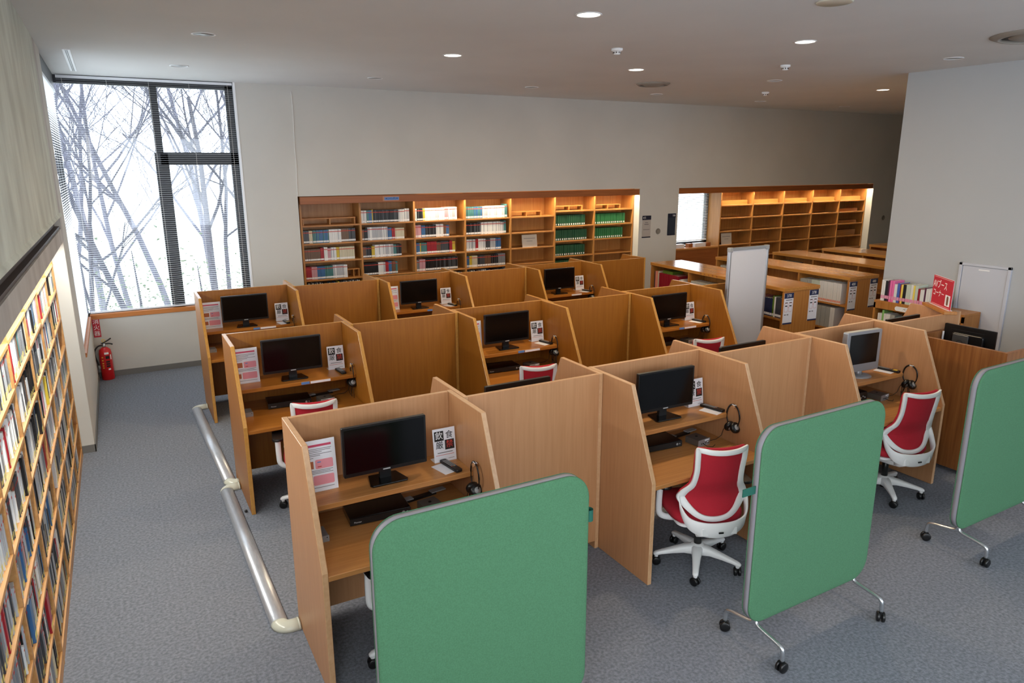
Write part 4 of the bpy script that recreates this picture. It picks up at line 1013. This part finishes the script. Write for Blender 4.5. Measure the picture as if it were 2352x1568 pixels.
def book(kind, label, loc, rz, th, h, dp, group, band=None, lean=0):
    """spine faces -x in its own axes, row runs along y"""
    t = thing('book', label, 'book', loc, rz, group)
    m = BKM[kind]
    MB().box(0, 0, 0, .003, th, h).box(.003, 0, 0, dp, .002, h).box(.003, th-.002, 0, dp, th, h).build('cover', m, t)
    MB().box(.003, .002, .003, dp-.003, th-.002, h-.003).build('pages', pageM, t)
    if band:
        MB().box(-.0006, .001, band[1], 0, th-.001, band[1]+band[2]).build('spine_label', band[0], t)
    return t
def row(o, y0, seq, z, group, where, xin=.05, band=None, back=False):
    """seq goes from far to near; y0 = starting (far) local y"""
    y = y0
    for q, (kind, n, th, h, dp) in enumerate(seq):
        for e in range(n):
            y -= th+.0022
            book(kind, f'{kind} book {where}', case_pt(o, xin+rnd.uniform(-.004, .004), y, z), o.rotation_euler.z, th, h+rnd.uniform(-.002, .002), dp, f'{kind} books {group}', band)
lab_w = (whiteI, .02, .035)
row(bc1, 2.72, [('navy', 1, .02, .26, .2), ('salmon', 3, .022, .27, .2), ('sage', 1, .028, .272, .2), ('red', 12, .037, .255, .20), ('tan', 1, .03, .20, .16), ('grey', 1, .03, .215, .16), ('white', 2, .024, .22, .16)], .80, 'on the far bay of the nearest bookcase', 'on the far upper shelf of the nearest low bookcase', .03)
tag(MB().box(0, 0, 0, .20, .24, .045).build('book', BKM['green'], None, case_pt(bc1, .04, 2.28, 1.058), (0, 0, R(-3.6))), 'green book lying flat on the red volumes in the nearest low bookcase', 'book')
row(bc1, 1.83, [('grey', 9, .042, .235, .2), ('white', 1, .02, .23, .2), ('charcoal', 5, .03, .22, .2)], .80, 'on the middle bay of the nearest bookcase', 'on the middle upper shelf of the nearest low bookcase', .03)
row(bc1, .47, [('red', 3, .035, .24, .2), ('navy', 4, .036, .235, .2), ('green', 1, .022, .27, .21), ('white', 1, .022, .26, .2), ('charcoal', 2, .055, .26, .21)], .80, 'on the near bay of the nearest bookcase', 'on the near upper shelf of the nearest low bookcase', .03, (whiteI, .015, .03))
row(bc2, 2.50, [('grey', 18, .034, .27, .2)], .80, 'on the far bay of the second bookcase', 'on the far upper shelf of the second low bookcase', .03, (whiteI, .2, .03))
row(bc2, .85, [('grey', 6, .032, .275, .2), ('sage', 4, .034, .28, .2), ('white', 11, .031, .285, .21)], .80, 'on the near bay of the second bookcase', 'on the near upper shelf of the second low bookcase', .03, (BKM['salmon'], .012, .03))
row(bc2, .78, [('grey', 13, .036, .29, .21), ('white', 2, .036, .29, .21)], .44, 'low on the near bay of the second bookcase', 'on the near lower shelf of the second low bookcase', .03)
row(bc3, 2.48, [('charcoal', 9, .04, .26, .2)], .80, 'on the third bookcase', 'on the far upper shelf of the third low bookcase', .03)
row(bc4, 2.45, [('charcoal', 8, .04, .25, .2)], .80, 'on the fourth bookcase', 'on the far upper shelf of the fourth low bookcase', .03)
for o, y, lab in ((bc1, 1.56, 'nearest'), (bc3, 1.3, 'third')):
    t = thing('edge_label', f'line of dark printed marks on the top edge of the {lab} low bookcase', 'label', case_pt(o, -.0085, y, 1.178), o.rotation_euler.z)
    b = MB()
    for q in range(5): b.box(-.0006, -q*.085, -.010+.003*(q % 2), 0, -q*.085+.03, .012-.004*(q % 3))
    b.build('marks', fasciaW, t)
tag(MB().box(-.06, -.002, 0, .06, .002, .055).box(-.06, 0, 0, .06, .06, .002).build('white_card', paper, None, case_pt(bc4, .06, 1.72, 1.2)), 'small white card on the top of the fourth low bookcase', 'card')
# ------------------------------------------------------------------ best seller shelf along the right wall
t = thing('best_seller_shelf', 'low wooden shelf with books on top, against the white right wall', 'bookcase', (8.36, 4.45, 0)); bs = t
L = 1.12
MB().box(0, 0, .995, .34, L, 1.025).build('top_board', caseW, t, bevel=.002); MB().box(0, 0, .925, .022, L, .995).build('fascia', caseW, t)
for y in (0, L-.025): MB().box(0, y, 0, .34, y+.025, .995).build('end_panel', caseW, t)
MB().box(.325, .025, 0, .34, L-.025, .995).build('back_panel', caseW, t)
for z in (.08, .36, .66): MB().box(.01, .025, z-.022, .325, L-.025, z).build('shelf_board', caseW, t)
MB().prism([(y+.60, z) for y, z in rrect(.46, .055, .027, 8, 0, .962)], 'x', -.006, -.0005).build('name_plate', whiteP, t)
text('ベストセラー', .042, ink, t, (-.0065, .60, .960), (R(90), 0, R(-90)))
bsw = 'on top of the best seller shelf'
seqT = [('white', 1, .024, .26, .17), ('white', 1, .02, .25, .17), ('black', 1, .035, .255, .17), ('plum', 1, .02, .262, .19), ('pink', 2, .028, .265, .19), ('white', 2, .018, .23, .16), ('blue', 1, .032, .245, .19), ('red', 1, .014, .235, .16), ('yellow', 1, .022, .235, .16), ('black', 1, .036, .24, .16), ('sage', 2, .028, .245, .17), ('white', 1, .03, .25, .18), ('yellow', 1, .02, .245, .18), ('sage', 1, .034, .25, .2), ('red', 1, .026, .215, .15), ('white', 2, .024, .21, .15), ('plum', 1, .018, .235, .19), ('white', 3, .026, .228, .17), ('sage', 1, .032, .225, .16), ('plum', 1, .024, .225, .17), ('white', 1, .02, .225, .17), ('plum', 1, .02, .225, .19), ('teal', 1, .035, .21, .16)]
row(bs, 1.06, seqT, 1.025, bsw, bsw, .03, (pinkL, .03, .04))
seqL = [('white', 2, .026, .20, .16), ('lime', 1, .026, .245, .18), ('white', 3, .026, .205, .17), ('grey', 2, .028, .20, .15), ('charcoal', 1, .02, .18, .15), ('teal', 1, .034, .19, .15), ('sage', 1, .02, .19, .15), ('salmon', 3, .026, .185, .15), ('navy', 2, .026, .18, .15), ('red', 2, .022, .175, .14), ('sage', 3, .026, .185, .15), ('white', 3, .026, .18, .15)]
row(bs, 1.07, seqL, .66, 'inside the best seller shelf', 'on the shelf under the top of the best seller shelf', .03)
# ------------------------------------------------------------------ red corner sign on a plank over the last carrel
t = thing('wood_plank', 'thick wooden plank across the last front row carrel, under the red sign', 'plank', (6.93, 3.93, 1.3232), R(52))
MB().box(-.26, -.06, 0, .26, .06, .028).build('board', fasciaW and caseW, t, bevel=.004)
t = thing('corner_sign', 'red sign with white lettering and a small picture on a wooden plank', 'sign', (6.935, 3.925, 1.3515), R(-127))
w, h = .42, .285
pl = MB().box(-w/2, -.003, 0, w/2, .003, h).build('plate', redP, t); MB().box(-w/2, -.02, 0, w/2, .02, .004).build('acrylic_foot', acryl, t)
MB().box(-w/2-.002, .003, -.0, w/2+.002, .0045, h+.003).build('backing', paper, t)
b = MB()
for a in ((-.19, .275, .19, .277), (-.19, .012, .19, .014)): b.box(a[0], -.0036, a[1], a[2], -.003, a[3])
b.build('white_rule', whiteI, pl)
text('AVブース', .092, whiteI, pl, (-.198, -.0036, .205), align='LEFT', sx=.76); text('コーナー', .076, whiteI, pl, (-.190, -.0036, .120), align='LEFT', sx=.80)
pc = MB().box(.085, -.0036, .03, .185, -.003, .135).build('picture', paper, pl); MB().prism(rrect(.04, .09, .018, 5, .135, .082), 'y', -.0042, -.0036).build('figure', mat('print_brown', (120, 84, 66), .7), pc)
# ------------------------------------------------------------------ counter at the right
t = thing('reception_counter', 'dark wooden counter panels at the right edge, with a grey-backed monitor behind', 'counter', (0, 0, 0))
CX, CY, CHT = 6.315, 3.0, 1.183
MB().box(CX, CY, .04, CX+.03, 3.76, CHT).build('side_panel', counterW, t, bevel=.002)
MB().box(CX, CY-.03, .04, 8.60, CY, CHT).build('front_panel', counterW, t, bevel=.002)
MB().box(CX+.03, 3.73, .04, 7.02, 3.76, CHT).build('rear_panel', counterW, t, bevel=.002)
MB().box(CX+.03, CY, .70, 7.02, 3.73, .73).build('desk_top', counterW, t)
for x, y in ((CX+.015, CY+.05), (CX+.015, 3.6), (8.5, CY-.015), (6.95, 3.745)): MB().box(x-.012, y-.012, 0, x+.012, y+.012, .04).build('foot', black, t)
t = thing('back_facing_monitor', 'black monitor seen from behind over the wooden counter', 'monitor', (6.72, 3.50, .73), R(-90))
w, h, z0 = .455, .30, .225
MB().prism(rrect(w, h, .008, 3, 0, z0+h/2), 'y', -.012, .006).build('housing', black, t)
MB().box(-w/2+.01, .0062, z0+.02, w/2-.01, .0072, z0+h-.01).build('screen', screenM, t)
MB().prism(rrect(w*.62, h*.72, .02, 4, .0, z0+h*.42), 'y', -.045, -.012).build('back_bulge', black, t, bevel=.006)
MB().box(-w*.36, -.014, z0+h-.045, w*.28, -.0115, z0+h-.04).build('vent_slot', rubber, t)
b = MB().box(-.12, -.062, .03, .02, -.045, z0+h*.75); st = b.build('stand_plate', mat('gunmetal', (92, 92, 92), .35, metal=.5), t, bevel=.003)
b = MB(); o_ = [(.030*math.cos(2*math.pi*i/24), .030*math.sin(2*math.pi*i/24)) for i in range(24)]
b.rings([[(p[0]-.05, -.063, p[1]+z0+h*.48) for p in o_], [(p[0]*.88-.05, -.063, p[1]*.88+z0+h*.48) for p in o_]], cap=False); b.build('logo_ring', black, st)
text('DELL', .020, black, st, (-.05, -.0632, z0+h*.48), name='logo')
MB().box(-.22, -.05, z0+h*.38, -.205, -.045, z0+h*.76).build('white_label', whiteP, t)
MB().box(-.11, -.09, 0, .11, .09, .012).build('stand_base', black, t, bevel=.003)
# ------------------------------------------------------------------ grey hatch door in the right wall
b = MB()
for y0, y1, z0, z1 in ((4.20, 4.235, .05, 1.575), (4.735, 4.77, .05, 1.575), (4.20, 4.77, 1.545, 1.575)): b.box(8.695, y0, z0, 8.725, y1, z1)
d1 = struct(b.build('door_1', doorM, bevel=.002))
MB().box(8.708, 4.24, .06, 8.724, 4.73, 1.54).build('leaf', doorM, d1, bevel=.001); MB().box(8.7065, 4.43, 1.50, 8.708, 4.55, 1.515).build('plate', whiteI, d1)
MB().box(8.69, 4.69, .86, 8.708, 4.71, .95).build('handle', greyP, d1)
# ------------------------------------------------------------------ ceiling fittings
def downlight(label, x, y, lit):
    t = thing('downlight', label, 'ceiling light', (x, y, ZC), 0, 'round ceiling downlights')
    MB().lathe([(.100, 0), (.100, -.004), (.088, -.006), (.085, -.002), (.085, 0)], 28).build('ring', whiteP, t)
    MB().lathe([(.085, -.0015), (0, -.0016)], 28).build('lens' if lit else 'reflector', lampM if lit else reflM, t)
    if lit: area('downlight_light', (x, y, ZC-.012), (.16,), DLP, (1, .78, .50), shape='DISK')
DLP = 34
for x, y, lab in ((3.24, 4.685, 'lit round downlight nearest the camera, top centre'), (3.17, 6.97, 'lit round downlight left of centre'), (5.53, 7.0, 'lit round downlight in front of the round air diffuser'), (5.67, 4.75, 'lit round downlight right of centre, near the top'), (10.30, 7.13, 'lit round downlight far right beside the white wall')): downlight(lab, x, y, True)
for x, y, lab in ((.83, 6.86, 'unlit round downlight at upper left, nearest one above the window aisle'), (.81, 9.07, 'unlit round downlight close to the window'), (3.09, 9.17, 'unlit round downlight above the left niche'), (5.41, 9.2, 'unlit round downlight above the middle of the left niche'), (7.69, 9.2, 'unlit round downlight above the wall between the niches'), (7.88, 7.04, 'unlit round downlight beyond the lit right-hand one'), (7.94, 4.73, 'unlit round downlight just before the white right wall'), (10.18, 9.37, 'unlit round downlight above the niche window'), (12.56, 9.46, 'farthest unlit round downlight')): downlight(lab, x, y, False)
def diffuser(label, x, y, r):
    t = thing('air_diffuser', label, 'air vent', (x, y, ZC))
    MB().lathe([(r, 0), (r, -.006), (r*.86, -.030), (r*.80, -.026), (r*.86, -.004), (r*.86, 0)], 40).build('outer_ring', mat('diffuser_grey', (150, 142, 132), .6), t)
    MB().lathe([(r*.86, -.001), (0, -.0012)], 40).build('throat', groove, t)
    MB().lathe([(r*.66, -.012), (r*.66, -.016), (r*.5, -.032), (0, -.034)], 40).build('inner_disc', mat('diffuser_grey', (150, 142, 132), .6), t)
    for a in (30, 150, 270): MB().cyl((r*.6*math.cos(R(a)), r*.6*math.sin(R(a)), -.014), (r*.6*math.cos(R(a)), r*.6*math.sin(R(a)), -.001), .006, n=8).build('strut', greyP, t)
diffuser('round ceiling air diffuser with a dark ring, above the right of the room', 6.66, 8.05, .23); diffuser('large round ceiling air diffuser cut off by the right edge of the photo', 7.19, 3.50, .42)
t = thing('ceiling_speaker', 'round cream blank plate on the ceiling at the top edge, right of centre', 'ceiling plate', (4.49, 3.545, ZC)); MB().lathe([(.122, 0), (.122, -.006), (.112, -.010), (0, -.010)], 36).build('plate', creamP, t)
for x, y, lab in ((4.39, 5.86, 'white smoke detector between the two nearest lit downlights'), (6.78, 5.92, 'white smoke detector below the right lit downlight'), (8.98, 8.18, 'small white smoke detector far back on the ceiling')):
    t = thing('smoke_detector', lab, 'smoke detector', (x, y, ZC)); MB().lathe([(.055, 0), (.055, -.018), (.048, -.024), (.034, -.026), (.032, -.050), (.022, -.056), (0, -.056)], 24).build('housing', whiteP, t)
    b = MB()
    for q in range(8): a = 2*math.pi*q/8; b.box(.0335*math.cos(a)-.004, .0335*math.sin(a)-.004, -.044, .0335*math.cos(a)+.004, .0335*math.sin(a)+.004, -.032)
    b.build('slot', groove, t)
t = thing('linear_vent', 'long narrow slot vent in the ceiling beside the window corner', 'air vent', (-.225, 9.18, ZC))
MB().box(-.033, -.89, -.006, .033, .89, 0).build('frame', whiteP, t)
for x in (-.007, .007): MB().box(x-.0045, -.87, -.0072, x+.0045, .87, -.006).build('slot', black, t)
# warm strip lamps hidden behind the lintel over the disc shelving
t = thing('lintel_lamp', 'warm strip lamp hidden behind the concrete lintel over the disc shelving', 'strip lamp', (-.475, 5.2, 2.035))
MB().box(-.02, -2.3, -.004, .02, 2.3, .008).build('tube_housing', whiteP, t)
area('lintel_lamp_light', (-.475, 5.2, 2.026), (.04, 4.6), 78, (.97, .98, .93), (0, R(-24), 0))
